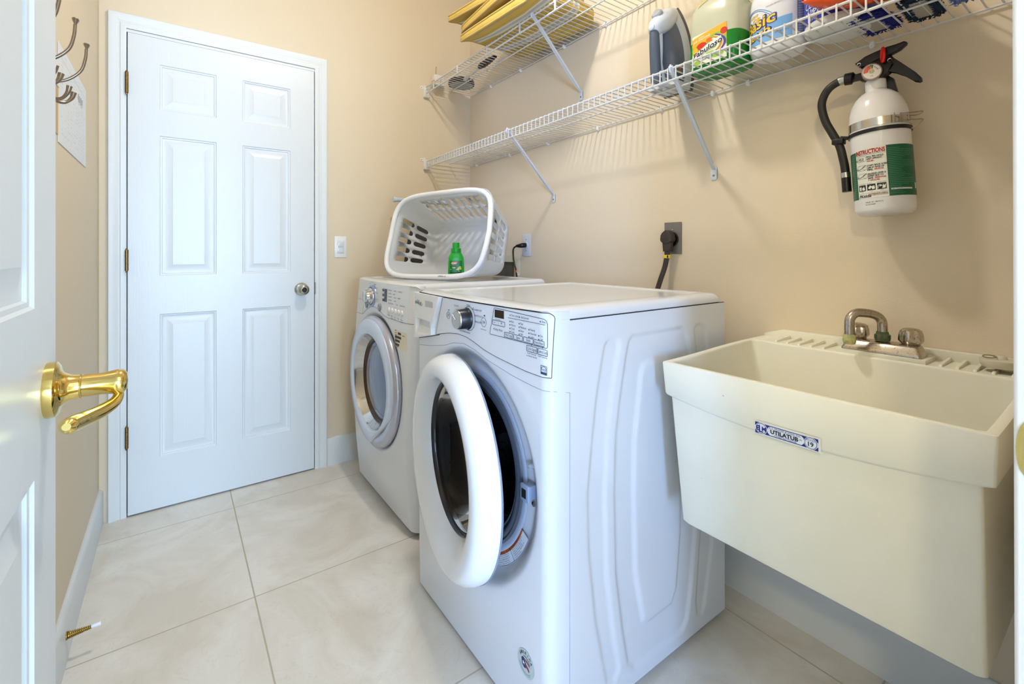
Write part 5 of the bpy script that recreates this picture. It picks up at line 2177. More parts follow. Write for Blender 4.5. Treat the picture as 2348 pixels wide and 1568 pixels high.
# the label looks back at the camera: local -Y side
gl = lambda x, z, off: Mg @ Vector((x, -.0228 * (max(0, 1 - (abs(x) / .0385) ** 3.4)) ** (1 / 3.4) - off, z))
GB = [mat('gl_dark_green', (10, 110, 40), rough=.3), mat('gl_orange', (226, 96, 50), rough=.3), mat('gl_white', (222, 236, 224), rough=.3), mat('gl_yellow', (190, 206, 70), rough=.3), mat('gl_deep', (14, 60, 30), rough=.3)]
m.grid(12, 1, lambda i, j: gl(-.029 + .056 * i / 12, .008 + .062 * j, .0005), 0)
m.grid(10, 1, lambda i, j: gl(-.029 + .056 * i / 10, .012 + .006 * j, .0008), 4)
for c_ in ((-.016, .058, .008, .006), (-.008, .060, .008, .006), (.001, .062, .006, .005)):
    disc(m, c_[0], c_[1], c_[2], c_[3], .0009, 1, fn=gl, n=14)
m.text('Gain', .012, lambda x, y: gl(-.020 + x, .055 + y, .0013), 2, 'L', bold=.02)
for c_ in ((.014, .036), (.020, .033), (.010, .031), (.018, .040)):
    disc(m, c_[0], c_[1], .006, .005, .0009, 3, fn=gl, n=10)
disc(m, -.006, .044, .010, .004, .0008, 4, fn=gl, n=12)
disc(m, -.010, .038, .008, .003, .0010, 3, fn=gl, n=12)
m.poly([gl(-.026, .028, .001), gl(.006, .028, .001), gl(.012, .031, .001), (gl(-.026, .032, .001))], 2)
m.text('2X', .006, lambda x, y: gl(.010 + x, .020 + y, .001), 2, 'L')
m.build('label', GB, gb, smooth=0)

# ------------------------------------------------------------------ ironing board standing between dryer and far wall
ib = thing('ironing_board', 'folded ironing board with dark grey cover and pale tube foot behind the basket', 'ironing board', (1.18, 2.45, 0))
m = MB()
cxb = 1.185
prof_ = [(.02, .10), (.05, .150), (.10, .165), (.6, .165), (.95, .150), (1.08, .136), (1.18, .118), (1.26, .095), (1.31, .066), (1.335, .036), (1.342, .012)]
loopA = [(cxb - w_, z_) for z_, w_ in prof_] + [(cxb + w_, z_) for z_, w_ in prof_[::-1]]
m.prism([(x, z) for x, z in loopA], frame((0, 2.465, 0), (1, 0, 0), (0, 0, 1)), -.014, .014, bev=.006)
m.build('board', mat('board_charcoal_cover', (62, 58, 60), rough=.85), ib, smooth=60)
M_leg = mat('pale_blue_tube', (196, 212, 222), rough=.3)
m = MB()
m.tube([(.972, 2.425, 1.394), (1.315, 2.425, 1.394)], .0118, 16)
m.build('foot_tube', M_leg, ib)
m = MB()
m.tube([(.960, 2.425, 1.394), (.978, 2.425, 1.394)], .0140, 16)
m.tube([(1.310, 2.425, 1.394), (1.326, 2.425, 1.394)], .0140, 16)
m.build('end_cap', mat('tube_cap', (206, 218, 226), rough=.4), ib)
for sgn in (-1, 1):
    m = MB()
    m.tube(smooth_path([(1.150 + sgn * .030, 2.428, 1.392), (1.155 + sgn * .028, 2.470, 1.372), (1.165 + sgn * .02, 2.494, 1.32), (1.18 + sgn * .02, 2.496, 1.0), (1.18 + sgn * .02, 2.496, .12)], 6), .010, 12)
    m.build('leg', M_leg, ib)

# ------------------------------------------------------------------ electrical plates, cords, switch
def plate(f, w, h, t=.0045, m_=None):
    m = m_ or MB()
    m.fbox(f, -w / 2, w / 2, -h / 2, h / 2, 0, t, bev=.0022)
    return m


sw = thing('light_switch', 'white rocker light switch on the wall right of the closed door', 'light switch', (.711, YB, 1.136))
f_ = frame((.711, YB, 1.136), (1, 0, 0), (0, 0, 1))
plate(f_, .062, .112).build('cover_plate', M_plas, sw)
m = MB(); m.fbox(f_, -.0175, .0175, -.035, .035, .003, .0058, bev=.001)
m.fbox(f_, -.0145, .0145, -.031, .0, .004, .0075, bev=.0015)
m.fbox(f_, -.0145, .0145, .0, .031, .004, .0105, bev=.0015)
m.build('rocker', M_appl, sw)

M_wp = mat('outlet_white', (214, 216, 220), rough=.35)
f_ = frame((XR, 1.9485, 1.145), (0, -1, 0), (0, 0, 1))
ow = thing('wall_outlet', 'white wall outlet plate with black cord, above the dryer back', 'outlet', (XR, 1.9485, 1.145))
plate(f_, .073, .115).build('cover_plate', M_wp, ow)
m = MB()
m.lathe([(.0185, 0), (.0185, .0065), (.017, .0075), (0, .0075)], fpt(f_, 0, 0, 0), f_[3], 28)
m.build('socket_face', M_wp, ow)
for dz in (-.030, .030):
    m = MB()
    m.lathe([(.0022, 0), (.002, .0055), (0, .0056)], fpt(f_, 0, dz, 0), f_[3], 10)
    m.build('screw', M_dark, ow)
pc = thing('power_cord', 'thin black power cord plugged into the white outlet', 'cord', (1.46, 1.93, 1.14))
m = MB()
m.tube([(1.498, 1.9485, 1.145), (1.478, 1.9485, 1.144), (1.470, 1.958, 1.142), (1.466, 1.985, 1.141)], [.0125, .0125, .011, .0065], 12, flatten=(1, .9))
m.build('plug', M_black, pc, smooth=50)
m = MB()
m.tube(smooth_path([(1.467, 1.980, 1.141), (1.462, 2.000, 1.132), (1.458, 2.004, 1.110), (1.450, 1.985, 1.055), (1.445, 1.955, 1.000), (1.44, 1.945, .94), (1.44, 1.94, .86)], 8), .0042, 10)
m.build('cord', M_black, pc, smooth=60)
m = MB()
m.tube([(1.4465, 1.962, 1.012), (1.4455, 1.956, 1.000)], .0062, 10, 1)
m.add([(1.4455, 1.959, 1.004), (1.4450, 1.945, 1.008), (1.4445, 1.925, .990), (1.4450, 1.948, .985)], [(0, 1, 2, 3)], 0)
m.add([(1.4447, 1.959, 1.004), (1.4442, 1.945, 1.008), (1.4437, 1.925, .990), (1.4442, 1.948, .985)], [(3, 2, 1, 0)], 0)
m.build('cord_tag', [mat('tag_white', (236, 236, 232), rough=.5), mat('tag_orange', (196, 90, 40), rough=.5)], pc)

f_ = frame((XR, 1.0555, 1.162), (0, -1, 0), (0, 0, 1))
og = thing('dryer_outlet', 'grey outlet plate with a big black round socket, above the washer', 'outlet', (XR, 1.0555, 1.162))
plate(f_, .073, .118, .005).build('cover_plate', mat('plate_grey_metal', (120, 116, 112), rough=.4, metal=.3), og)
m = MB()
m.lathe([(.0275, 0), (.0275, .009), (.0255, .011), (0, .011)], fpt(f_, -.002, -.004, 0), f_[3], 36)
m.build('socket_face', mat('socket_gloss_black', (12, 12, 13), rough=.12), og)
m = MB()
m.lathe([(.0028, 0), (.0026, .006), (0, .0065)], fpt(f_, 0, .030, 0), f_[3], 12)
m.build('screw', M_chrome, og)
dc = thing('power_cord', 'thick dark brown cord hanging from its plug on the grey outlet', 'cord', (1.45, 1.06, 1.12))
M_cord = mat('cord_dark_brown', (58, 50, 48), rough=.5)
f2 = frame((XR - .012, 1.060, 1.162), (0, -1, 0), (0, 0, 1))
m = MB()
hexp = []
for k in range(24):
    a = 2 * math.pi * k / 24
    r_ = .0245 + .0025 * math.cos(3 * (a - R(90)))
    hexp.append((r_ * math.cos(a), .002 + r_ * math.sin(a)))
m.prism(hexp, f2, .0, .030, bev=.004)
m.prism([(-.019, -.008), (.019, -.008), (.0155, -.050), (-.0155, -.050)], f2, .004, .026, bev=.004)
m.build('plug', M_cord, dc, smooth=50)
for k in (-1, 0, 1):
    m = MB()
    pts = [(XR - .030, 1.060 + .0065 * k, 1.114), (XR - .030, 1.063 + .0065 * k, 1.09), (XR - .034, 1.070 + .0065 * k, 1.05), (XR - .045, 1.082 + .0065 * k, 1.0), (XR - .055, 1.095 + .0065 * k, .93), (XR - .058, 1.10 + .0065 * k, .80)]
    m.tube(smooth_path(pts, 6), .0042, 10)
    m.build('conductor', M_cord, dc, smooth=60)
m = MB()
m.fbox(frame((XR - .0305, 1.062, 1.0935), (0, -1, 0), (0, 0, 1)), -.0145, .0145, -.006, .006, -.0052, .0052, 0, bev=.001)
m.fbox(frame((XR - .0305, 1.062, 1.0935), (0, -1, 0), (0, 0, 1)), .004, .010, -.0045, .0045, .0045, .0056, 1)
m.build('warning_band', [mat('band_yellow', (224, 196, 60), rough=.4), M_dark], dc)

# recessed washer outlet box
ub = thing('washer_outlet_box', 'beige recessed utility box in the wall behind the basket', 'utility box', (XR, 2.16, 1.0))
M_ub = mat('outlet_box_beige', (214, 208, 180), rough=.45)
m = MB()
fo = [(HY0 - .048, 1.092), (HY1 + .045, 1.092), (HY1 + .045, .90), (HY0 - .048, .90)]
m.box(XR - .004, XR, HY0 - .048, HY0 + .002, .90, 1.092, bev=.001)
m.box(XR - .004, XR, HY1 - .002, HY1 + .045, .90, 1.092, bev=.001)
m.box(XR - .004, XR, HY0 + .002, HY1 - .002, HZ1 - .002, 1.092)
m.box(XR - .004, XR, HY0 + .002, HY1 - .002, .90, HZ0 + .002)
m.build('frame', M_ub, ub)
m = MB()
m.rings([[(XR - .001, y, z) for y, z in ((HY0, HZ0), (HY1, HZ0), (HY1, HZ1), (HY0, HZ1))], [(XR + .085, y, z) for y, z in ((HY0 + .003, HZ0), (HY1 - .003, HZ0), (HY1 - .003, HZ1 - .003), (HY0 + .003, HZ1 - .003))]], False, True)
m.build('recess', mat('outlet_box_inner', (150, 132, 104), rough=.6), ub)
# ------------------------------------------------------------------ utility sink
def subdiv(pts, maxlen):
    out = []
    n = len(pts)
    for k in range(n):
        a, b = pts[k], pts[(k + 1) % n]
        L = math.hypot(a[0] - b[0], a[1] - b[1])
        q = max(1, int(math.ceil(L / maxlen)))
        for i in range(q):
            out.append((a[0] + (b[0] - a[0]) * i / q, a[1] + (b[1] - a[1]) * i / q))
    return out


def samecount(x0, x1, y0, y1, r_, nx=14, ny=18, nc=5):
    """rounded rectangle with fixed number of points, so loops can be bridged"""
    pts = []
    for cx_, cy_, a0_, ex, ey, cnt in ((x1 - r_, y1 - r_, 0, x0 + r_, y1, nx), (x0 + r_, y1 - r_, 90, x0, y0 + r_, ny), (x0 + r_, y0 + r_, 180, x1 - r_, y0, nx), (x1 - r_, y0 + r_, 270, x1, y1 - r_, ny)):
        for k in range(nc + 1):
            a = R(a0_ + 90 * k / nc)
            pts.append((cx_ + r_ * math.cos(a), cy_ + r_ * math.sin(a)))
        lx, ly = pts[-1]
        for k in range(1, cnt):
            pts.append((lx + (ex - lx) * k / cnt, ly + (ey - ly) * k / cnt))
    return pts


M_tub = mat('cream_tub_plastic', (232, 228, 204), rough=.42, spec=.4, bump=.12, bscale=900)


def tub_stained():
    m = M_tub
    nt = m.node_tree
    b = nt.nodes['Principled BSDF']
    g = nt.nodes.new('ShaderNodeNewGeometry')
    n = nt.nodes.new('ShaderNodeTexNoise')
    n.inputs['Scale'].default_value = 60
    n.inputs['Detail'].default_value = 2
    nt.links.new(g.outputs['Position'], n.inputs['Vector'])
    n3 = nt.nodes.new('ShaderNodeTexNoise')
    n3.inputs['Scale'].default_value = 4
    n3.inputs['Detail'].default_value = 5
    nt.links.new(g.outputs['Position'], n3.inputs['Vector'])
    sp_ = mnode(nt, 'GREATER_THAN', n.outputs['Fac'], .79)
    sp_ = mnode(nt, 'MULTIPLY', sp_, .55)
    mx = nt.nodes.new('ShaderNodeMix'); mx.data_type = 'RGBA'
    cr = nt.nodes.new('ShaderNodeValToRGB')
    cr.color_ramp.elements[0].position = .35; cr.color_ramp.elements[0].color = lin((230, 226, 206))
    cr.color_ramp.elements[1].position = .65; cr.color_ramp.elements[1].color = lin((236, 233, 216))
    nt.links.new(n3.outputs['Fac'], cr.inputs['Fac'])
    nt.links.new(sp_, mx.inputs[0])
    nt.links.new(cr.outputs['Color'], mx.inputs[6])
    mx.inputs[7].default_value = lin((150, 120, 78))
    nt.links.new(mx.outputs[2], b.inputs['Base Color'])


tub_stained()
sink = thing('utility_sink', 'cream plastic laundry tub hung on the right wall beside the washer', 'sink', (1.24, .425, .45))
sag = lambda y: .763 - .024 * max(0, 1 - ((y - .425) / .285) ** 2)


def tl(x0_, x1_, y0_, y1_, r_, z_):
    out = []
    for x, y in samecount(x0_, x1_, y0_, y1_, r_):
        zz = z_(x, y) if callable(z_) else z_
        out.append((x, y, zz))
    return out


zr = lambda x, y: .842 + .011 * smoothstep(.98, 1.38, x)
skz = lambda d: (lambda x, y: (sag(y) if x < .999 else .763) + d)
m = MB()
m.rings([
    tl(1.03, 1.48, .185, .64, .03, .455),
    tl(1.006, 1.495, .156, .671, .01, .455),
    tl(1.000, 1.503, .150, .676, .008, .462),
    tl(.985, 1.506, .152, .697, .006, skz(-.003)),
    tl(.980, 1.506, .1385, .708, .005, skz(0)),
    tl(.978, 1.506, .1375, .7095, .005, skz(.004)),
    tl(.9745, 1.506, .1345, .7155, .005, lambda x, y: zr(x, y) - .004),
    tl(.9760, 1.506, .1355, .7145, .005, lambda x, y: zr(x, y) - .0008),
    tl(.9785, 1.506, .1375, .7125, .004, zr),
    tl(.9860, 1.388, .1480, .7015, .012, zr),
    tl(.9885, 1.3865, .1500, .6995, .012, lambda x, y: zr(x, y) - .0015),
    tl(.9900, 1.3850, .1515, .6980, .014, lambda x, y: zr(x, y) - .006),
    tl(1.010, 1.372, .172, .664, .03, .52),
    tl(1.020, 1.362, .182, .654, .03, .492),
    tl(1.045, 1.340, .205, .630, .03, .480),
    tl(1.18, 1.22, .40, .44, .01, .474)], True, True)
m.build('tub', M_tub, sink, smooth=40)
m = MB()
# raised wall lip at the back with a bevelled left end
lp_ = [(.137, .850), (.137, .876), (.664, .876), (.7135, .860), (.7135, .850)]
m.prism([(y, z) for y, z in lp_], frame((0, 0, 0), (0, 1, 0), (0, 0, 1)), 1.484, 1.506, bev=.002)
m.build('back_lip', M_tub, sink)
m = MB()
m.box(1.392, 1.484, .309, .490, .851, .8625, bev=.002)
m.build('faucet_deck', M_tub, sink)
for y in (.640, .610, .580, .550, .520, .285, .257, .229, .201, .172):
    m = MB()
    m.prism([(1.396, .851), (1.400, .8575), (1.482, .8625), (1.484, .851)], frame((0, y - .003, 0), (1, 0, 0), (0, 0, 1)), -.006, .0, bev=.0012)
    m.build('drain_rib', M_tub, sink)
# maker's plate
m = MB()
sy0, sz0 = .4885, .7505


def stp(x, y, off=.0010):
    yy = sy0 - x
    zz = sz0 + y
    zz2 = zz
    k = (zz - sag(yy)) / .079
    xx = .9778 - .0035 * max(0, min(1, k))
    if k < 0:
        xx = .9778
    return (xx - off - .0004, yy, zz2)


LWd, LHd = .119, .0265
TB = [mat('plate_white', (222, 228, 238), rough=.4), mat('plate_blue', (34, 38, 128), rough=.4), mat('plate_clear', (226, 228, 214), rough=.3), mat('plate_black_blue', (18, 20, 50), rough=.4)]


def trect(x0_, y0_, x1_, y1_, off, mi):
    m.grid(8, 1, lambda i, j: stp(x0_ + (x1_ - x0_) * i / 8, y0_ + (y1_ - y0_) * j, off), mi)


trect(-.0015, -.0145, LWd + .003, LHd - .0145 + .001, .0006, 2)
trect(.001, -.0125, LWd - .001, .0105, .0010, 0)
trect(.016, .0080, LWd - .016, .0094, .0014, 1)
trect(.016, -.0114, LWd - .016, -.0100, .0014, 1)
sdisc = lambda cx_, cy_, r_, off, mi: m.poly([stp(cx_ + r_ * math.cos(a), cy_ + r_ * math.sin(a), off) for a in np.linspace(0, 2 * math.pi, 29)[:-1]], mi)
for cx_, sgn in ((.0135, 1), (LWd - .0135, -1)):
    ex = cx_ - sgn * .0125
    for sy_ in (-1, 1):
        yy0 = -.001 + sy_ * .0115
        m.poly([stp(ex, yy0, .0014), stp(ex + sgn * .009, yy0, .0014), stp(ex, yy0 - sy_ * .008, .0014)], 1)
    m.poly([stp(cx_ + sgn * x_, y_, .0013) for x_, y_ in ((.004, .0094), (.018, .0094), (.0125, .004), (.0115, -.001), (.0125, -.006), (.018, -.0114), (.004, -.0114))], 1)
    sdisc(cx_, -.001, .0118, .0015, 0)
    sdisc(cx_, -.001, .0108, .0017, 1)
    sdisc(cx_, -.001, .0098, .0019, 0)
m.text('E', .0135, lambda x, y: stp(.0072 + x, -.0055 + y, .0023), 1, 'C', bold=.03)
m.text('L', .0200, lambda x, y: stp(.0130 + x, -.0085 + y, .0024), 1, 'C', bold=.02)
m.text('M', .0120, lambda x, y: stp(.0190 + x, -.0050 + y, .0023), 1, 'C', bold=.03)
m.text('19', .0120, lambda x, y: stp(LWd - .0135 + x, -.0070 + y, .0023), 3, 'C', bold=.02)
m.text('MODEL', .0048, lambda x, y: stp(LWd - .0135 + x, .0034 + y - (x / .0135) ** 2 * .0035, .0023), 1, 'C')
m.text('E. L. MUSTEE & SONS, INC.', .0050, lambda x, y: stp(LWd / 2 + x, .0038 + y, .0018), 1, 'C', width=.060)
m.text('UTILATUB', .0110, lambda x, y: stp(LWd / 2 - .002 + x, -.0052 + y, .0018), 3, 'C', bold=.035, width=.052)
m.text('(R)', .0040, lambda x, y: stp(LWd / 2 + .026 + x, -.002 + y, .0018), 3, 'L')
m.text('CLEVELAND, OHIO 44142', .0030, lambda x, y: stp(LWd / 2 + x, -.0077 + y, .0018), 1, 'C', width=.040)
m.text('U.S. PAT. NO. 3,000,000', .0027, lambda x, y: stp(LWd / 2 + x, -.0100 + y, .0018), 1, 'C', width=.042)
m.build('maker_plate', TB, sink, smooth=0)

# faucet on the deck
M_fc = mat('pitted_chrome', (188, 178, 164), rough=.22, metal=1.0, noise=(70, 66, 60), nscale=260, nmix=.36)
fa = thing('faucet', 'pitted chrome two-handle faucet with green corrosion on the tub ledge', 'faucet', (1.43, .40, .8625))
m = MB()
fy0, fy1 = .318, .480
loops = []
for ins, z in ((0, .8628), (0, .866), (.003, .872), (.008, .884), (.011, .8875), (.018, .8885)):
    loops.append([(x, y, z) for x, y in rrect(1.398 + ins * 1.1, 1.458 - ins * .6, fy0 + ins * .9, fy1 - ins * .9, .008, 5)])
m.rings(loops, True, True)
m.build('base_plate', M_fc, fa, smooth=40)
for y in (.455, .347):
    m = MB()
    loops = []
    for r_, z in ((.016, .886), (.0205, .892), (.0235, .898), (.0225, .912), (.0195, .922), (.015, .926), (.008, .9275)):
        l = []
        for k in range(48):
            a = 2 * math.pi * k / 48
            rr_ = r_ * (1 + .085 * math.cos(6 * a) * (1 if .895 < z < .925 else .2))
            l.append((1.440 + rr_ * math.cos(a), y + rr_ * math.sin(a), z))
        loops.append(l)
    m.rings(loops, True, True)
    m.build('tap_handle', M_fc, fa, smooth=35)
m = MB()
sp0 = Vector((1.430, .400, .893))
ed_ = Vector((1.362, .448, .893))
pt_ = [sp0, sp0 + Vector((0, 0, .030)), sp0 + Vector((-.002, .002, .048)), sp0 + (ed_ - sp0) * .20 + Vector((0, 0, .060)), sp0 + (ed_ - sp0) * .50 + Vector((0, 0, .066)), sp0 + (ed_ - sp0) * .80 + Vector((0, 0, .066)), sp0 + (ed_ - sp0) * .97 + Vector((0, 0, .054)), ed_ + Vector((0, 0, .036)), ed_ + Vector((0, 0, .012))]
sm_ = smooth_path(pt_, 6)
m.tube(sm_, .0108, 20)
m.build('spout', M_fc, fa, smooth=60)
m = MB()
m.lathe([(.0150, -.003), (.0165, .003), (.0165, .012), (.0135, .014), (.0120, .020)], sp0, (0, 0, 1), 28, 0)
m.build('collar_nut', mat('verdigris', (70, 98, 66), rough=.6, noise=(120, 112, 92), nscale=90, nmix=.45), fa, smooth=40)
m = MB()
m.lathe([(.0115, .014), (.0135, .010), (.0140, -.004), (.0120, -.010), (.006, -.011), (0, -.009)], ed_, (0, 0, 1), 24, 0)
m.build('aerator', mat('lime_scale', (196, 190, 120), rough=.6, noise=(150, 158, 120), nscale=130, nmix=.5), fa, smooth=40)

# sink stopper lying on the ribs
st = thing('sink_stopper', 'cream rubber sink plug with wire ring, resting on the tub ledge ribs', 'stopper', (1.435, .196, .864))
m = MB()
m.lathe([(0, 0), (.029, .000), (.031, .003), (.033, .013), (.0325, .016), (.028, .017), (.012, .0175), (.010, .022), (.006, .025), (0, .025)], (1.437, .196, .8640), (0, 0, 1), 36)
m.build('plug', mat('plug_cream', (206, 200, 176), rough=.6), st, smooth=50)
m = MB()
ring = [(1.430 + .008 * math.cos(a) * .6, .212 + .0105 * math.cos(a), .8865 + .0035 * math.sin(a)) for a in np.linspace(0, 2 * math.pi, 25)[:-1]]
ring = [(1.425 + .008 * math.sin(a), .211 + .0105 * math.cos(a), .8860 + .0015 * math.sin(a)) for a in np.linspace(0, 2 * math.pi, 25)[:-1]]
m.tube(ring, .0011, 6, closed=True)
m.build('ring', M_nickel, st)

# ------------------------------------------------------------------ fire extinguisher
ex = thing('fire_extinguisher', 'white fire extinguisher with green and white instruction label on the right wall', 'fire extinguisher', (1.43, .40, 1.2))
eo = Vector((1.428, .393, 1.203))
ew = Vector((0, .062, 1)).normalized()
ER = .0610
Me = Matrix.Translation(eo) @ Matrix.Rotation(math.atan(-.062), 4, 'X')
m = MB()
m.lathe([(0, .006), (.040, .0), (.050, .001), (.058, .006), (ER, .014), (ER, .215), (.0605, .236), (.0580, .258), (.0525, .278), (.0440, .294), (.0320, .306), (.0235, .311), (.0215, .314)], eo, ew, 72)
m.build('cylinder', mat('extinguisher_white', (226, 224, 222), rough=.18, spec=.6), ex, smooth=60)
m = MB()
m.lathe([(.0215, .308), (.0215, .338), (.018, .342), (0, .342)], eo, ew, 32)
m.build('neck', mat('neck_white', (222, 222, 220), rough=.4), ex)


def exf(a0_):
    """x to the right round the body; a=0 faces straight out from the wall"""
    def fn(x, z, off):
        a = a0_ - x / ER
        # outward direction: -X at a=0, towards +Y for positive a
        return Me @ Vector((-(ER + off) * math.cos(a), (ER + off) * math.sin(a), z))
    return fn


e_ = exf(0)
EB = [mat('ext_label_white', (222, 222, 210), rough=.35), mat('ext_green', (12, 88, 60), rough=.35), mat('ext_red', (176, 30, 34), rough=.35), mat('ext_ink', (26, 24, 28), rough=.4), mat('ext_lightgreen', (90, 150, 120), rough=.4), mat('ext_grey_ink', (130, 128, 122), rough=.4)]
# the label: green strip, white panel, green panel
XA, XB_, XC, XD = -.034, -.004, .062, .150
XA, XB_, XC, XD = -.066, -.040, .026, .112
z0l, z1l = .040, .158
m = MB()
m.grid(10, 1, lambda i, j: e_(XA - .03 + (XB_ - XA + .03) * i / 10, z0l + (z1l - z0l) * j, .0005), 1)
m.grid(20, 1, lambda i, j: e_(XB_ + (XC - XB_) * i / 20, z0l + (z1l - z0l + .004) * j, .0005), 0)
m.grid(24, 1, lambda i, j: e_(XC + (XD - XC) * i / 24, z0l + (z1l - z0l + .004) * j, .0005), 1)
rnd = random.Random(4)
for k in range(26):
    zz = z0l + .006 + k * .0043
    w_ = rnd.uniform(.02, .07)
    m.grid(6, 1, lambda i, j: e_(XC + .002 + w_ * i / 6, zz + .0007 * j, .0008), 4)
for k in range(20):
    zz = z0l + .006 + k * .0055
    m.grid(4, 1, lambda i, j: e_(XB_ - .026 + rnd.uniform(.0, .0) + .022 * i / 4, zz + .0007 * j, .0008), 4)
m.grid(6, 1, lambda i, j: e_(XC + .004 + .048 * i / 6, z0l + .0145 + .0035 * j, .0010), 0)
m.text('NO.  71-013172', .0032, lambda x, y: e_(XC + .006 + x, z0l + .0150 + y, .0013), 3, 'L')
m.grid(3, 1, lambda i, j: e_(XC + .064 + .008 * i / 3, z0l + .016 + .014 * j, .0010), 0)
m.text('INSTRUCTIONS', .0145, lambda x, y: e_((XB_ + XC) / 2 + x, z1l - .0095 + y, .0012), 2, 'C', bold=.035, width=.0625)
m.grid(12, 1, lambda i, j: e_(XB_ + .001 + .064 * i / 12, z1l - .0120 + .0005 * j, .0009), 3)
tx = XB_ + .0275
for k, (lines) in enumerate(((('PULL PIN. HOLD', 3), ('UNIT UPRIGHT.', 3), ('HALAR.', 2)), (('START BACK 8 FEET.', 3), ('AIM AT BASE OF', 3), ('FIRE.', 3)), (('SQUEEZE LEVER &', 3), ('SWEEP SIDE TO', 3), ('SIDE.', 3), ('Y APLICAR.', 2)))):
    zt_ = z1l - .0195 - .0215 * k + (0.001 if k == 2 else 0)
    for q, (s, mi) in enumerate(lines):
        m.text(s, .0054, lambda x, y: e_(tx + x, zt_ - .0052 * q + y, .0012), mi, 'L', bold=.03, width=.00235 * len(s))
    pts = rrect(0, .0225, 0, .0125, .004, 4)
    m.tube([e_(XB_ + .0035 + a, zt_ - .0075 + b, .0009) for a, b in pts], .0003, 4, 5, closed=True)
    m.tube([e_(XB_ + .0030 + .0022 * math.cos(a), zt_ - .0035 + .0022 * math.sin(a), .001) for a in np.linspace(0, 6.28, 9)[:-1]], .0003, 4, 5, closed=True)
    m.text(str(k + 1), .0036, lambda x, y: e_(XB_ + .0023 + x, zt_ - .0050 + y, .0012), 3, 'L')
    if k == 0:
        for q in range(9):
            m.tube([e_(XB_ + .008 + .0014 * q, zt_ - .004 + .003 * math.sin(q * 2.1), .001), e_(XB_ + .0105 + .0012 * q, zt_ - .0008 + .003 * math.cos(q * 1.7), .001)], .0004, 4, 3)
    else:
        m.tube([e_(XB_ + .0065, zt_ - .0045, .001), e_(XB_ + .010, zt_ - .0042, .001), e_(XB_ + .014, zt_ - .0025, .001), e_(XB_ + .021, zt_ + .0025, .001)], .0005, 4, 3)
        m.tube([e_(XB_ + .018, zt_ + .0010, .001), e_(XB_ + .0245, zt_ + .0035, .001)], .0006, 4, 3)
        m.tube([e_(XB_ + .0205 + .0028 * math.cos(a), zt_ - .0035 + .0035 * math.sin(a), .001) for a in np.linspace(.6, 5.6, 9)], .0003, 4, 5)
m.text('APUNTAR.', .0054, lambda x, y: e_(tx + .0140 + x, z1l - .0195 - .0215 - .0104 + y, .0012), 2, 'L', bold=.03, width=.0185)
m.text('PRESIONAR', .0054, lambda x, y: e_(tx + .0140 + x, z1l - .0185 - .043 - .0104 + y, .0012), 2, 'L', bold=.03, width=.0215)
for k, cap in enumerate(('TRASH WOOD PAPER', 'LIQUIDS', 'ELECTRICAL EQUIP')):
    x0_ = XB_ + .0035 + .0205 * k
    z0_ = z0l + .0185
    w_ = .0175
    m.grid(4, 1, lambda i, j: e_(x0_ + w_ * i / 4, z0_ + .0150 * j, .0009), 3)
    m.text(cap, .0024, lambda x, y: e_(x0_ + x, z0_ + .0165 + y, .0012), 3, 'L', width=w_ if k != 1 else .010)
    m.text('FUEGO', .0022, lambda x, y: e_(x0_ + w_ / 2 + x, z0_ - .0030 + y, .0012), 2, 'C')
    E2 = lambda x, z: e_(x0_ + x, z0_ + z, .0012)
    if k == 0:
        m.poly([E2(.002, .011), E2(.0075, .011), E2(.0065, .0015), E2(.003, .0015)], 0)
        m.poly([E2(.009, .002), E2(.0155, .002), E2(.015, .006), E2(.0130, .0125), E2(.0118, .008), E2(.0100, .0100), E2(.0088, .006)], 0)
    elif k == 1:
        m.poly([E2(.002, .0055), E2(.0065, .0120), E2(.0105, .0085), E2(.006, .0025)], 0)
        m.poly([E2(.0105, .002), E2(.016, .0025), E2(.0160, .0075), E2(.0145, .0120), E2(.0125, .0085), E2(.0112, .0115), E2(.0095, .006)], 0)
    else:
        m.tube([E2(.0015, .002), E2(.002, .009), E2(.0050, .0115), E2(.0085, .009), E2(.0110, .006)], .0007, 4, 0)
        m.poly([E2(.0035, .008), E2(.008, .0110), E2(.0095, .0080), E2(.005, .006)], 0)
        m.poly([E2(.009, .0015), E2(.0155, .002), E2(.0160, .0055), E2(.0165, .0120), E2(.0130, .0080), E2(.0115, .0125), E2(.0105, .006)], 0)
m.grid(12, 1, lambda i, j: e_(XB_ + .001 + .064 * i / 12, z0l + .0125 + .0004 * j, .0009), 3)
m.text('Kidde', .0100, lambda x, y: e_(XB_ + .0085 + x, z0l + .0025 + y, .0012), 3, 'L', bold=.02)
m.poly([e_(XB_ + a, z0l + b, .0012) for a, b in ((.0030, .0030), (.0052, .0095), (.0085, .0100), (.0070, .0078), (.0058, .0075), (.0078, .0062), (.0055, .0058), (.0045, .0015))], 3)
m.text('MULTIPURPOSE DRY CHEMICAL', .0028, lambda x, y: e_(XB_ + .0270 + x, z0l + .0085 + y, .0012), 3, 'L', bold=.04, width=.037)
m.text('AGENTE QUIMICO SECO MULTIPROPOSITO', .0026, lambda x, y: e_(XB_ + .0270 + x, z0l + .0055 + y, .0012), 2, 'L', bold=.04, width=.037)
m.text('MADE  IN  MEXICO', .0042, lambda x, y: e_(XB_ + .018 + x, z0l - .0115 + y, .0008), 3, 'L')
m.text('0117218409', .0042, lambda x, y: e_(XB_ + .018 + x, z0l - .0170 + y, .0008), 3, 'L')
m.build('instruction_label', EB, ex, smooth=0)
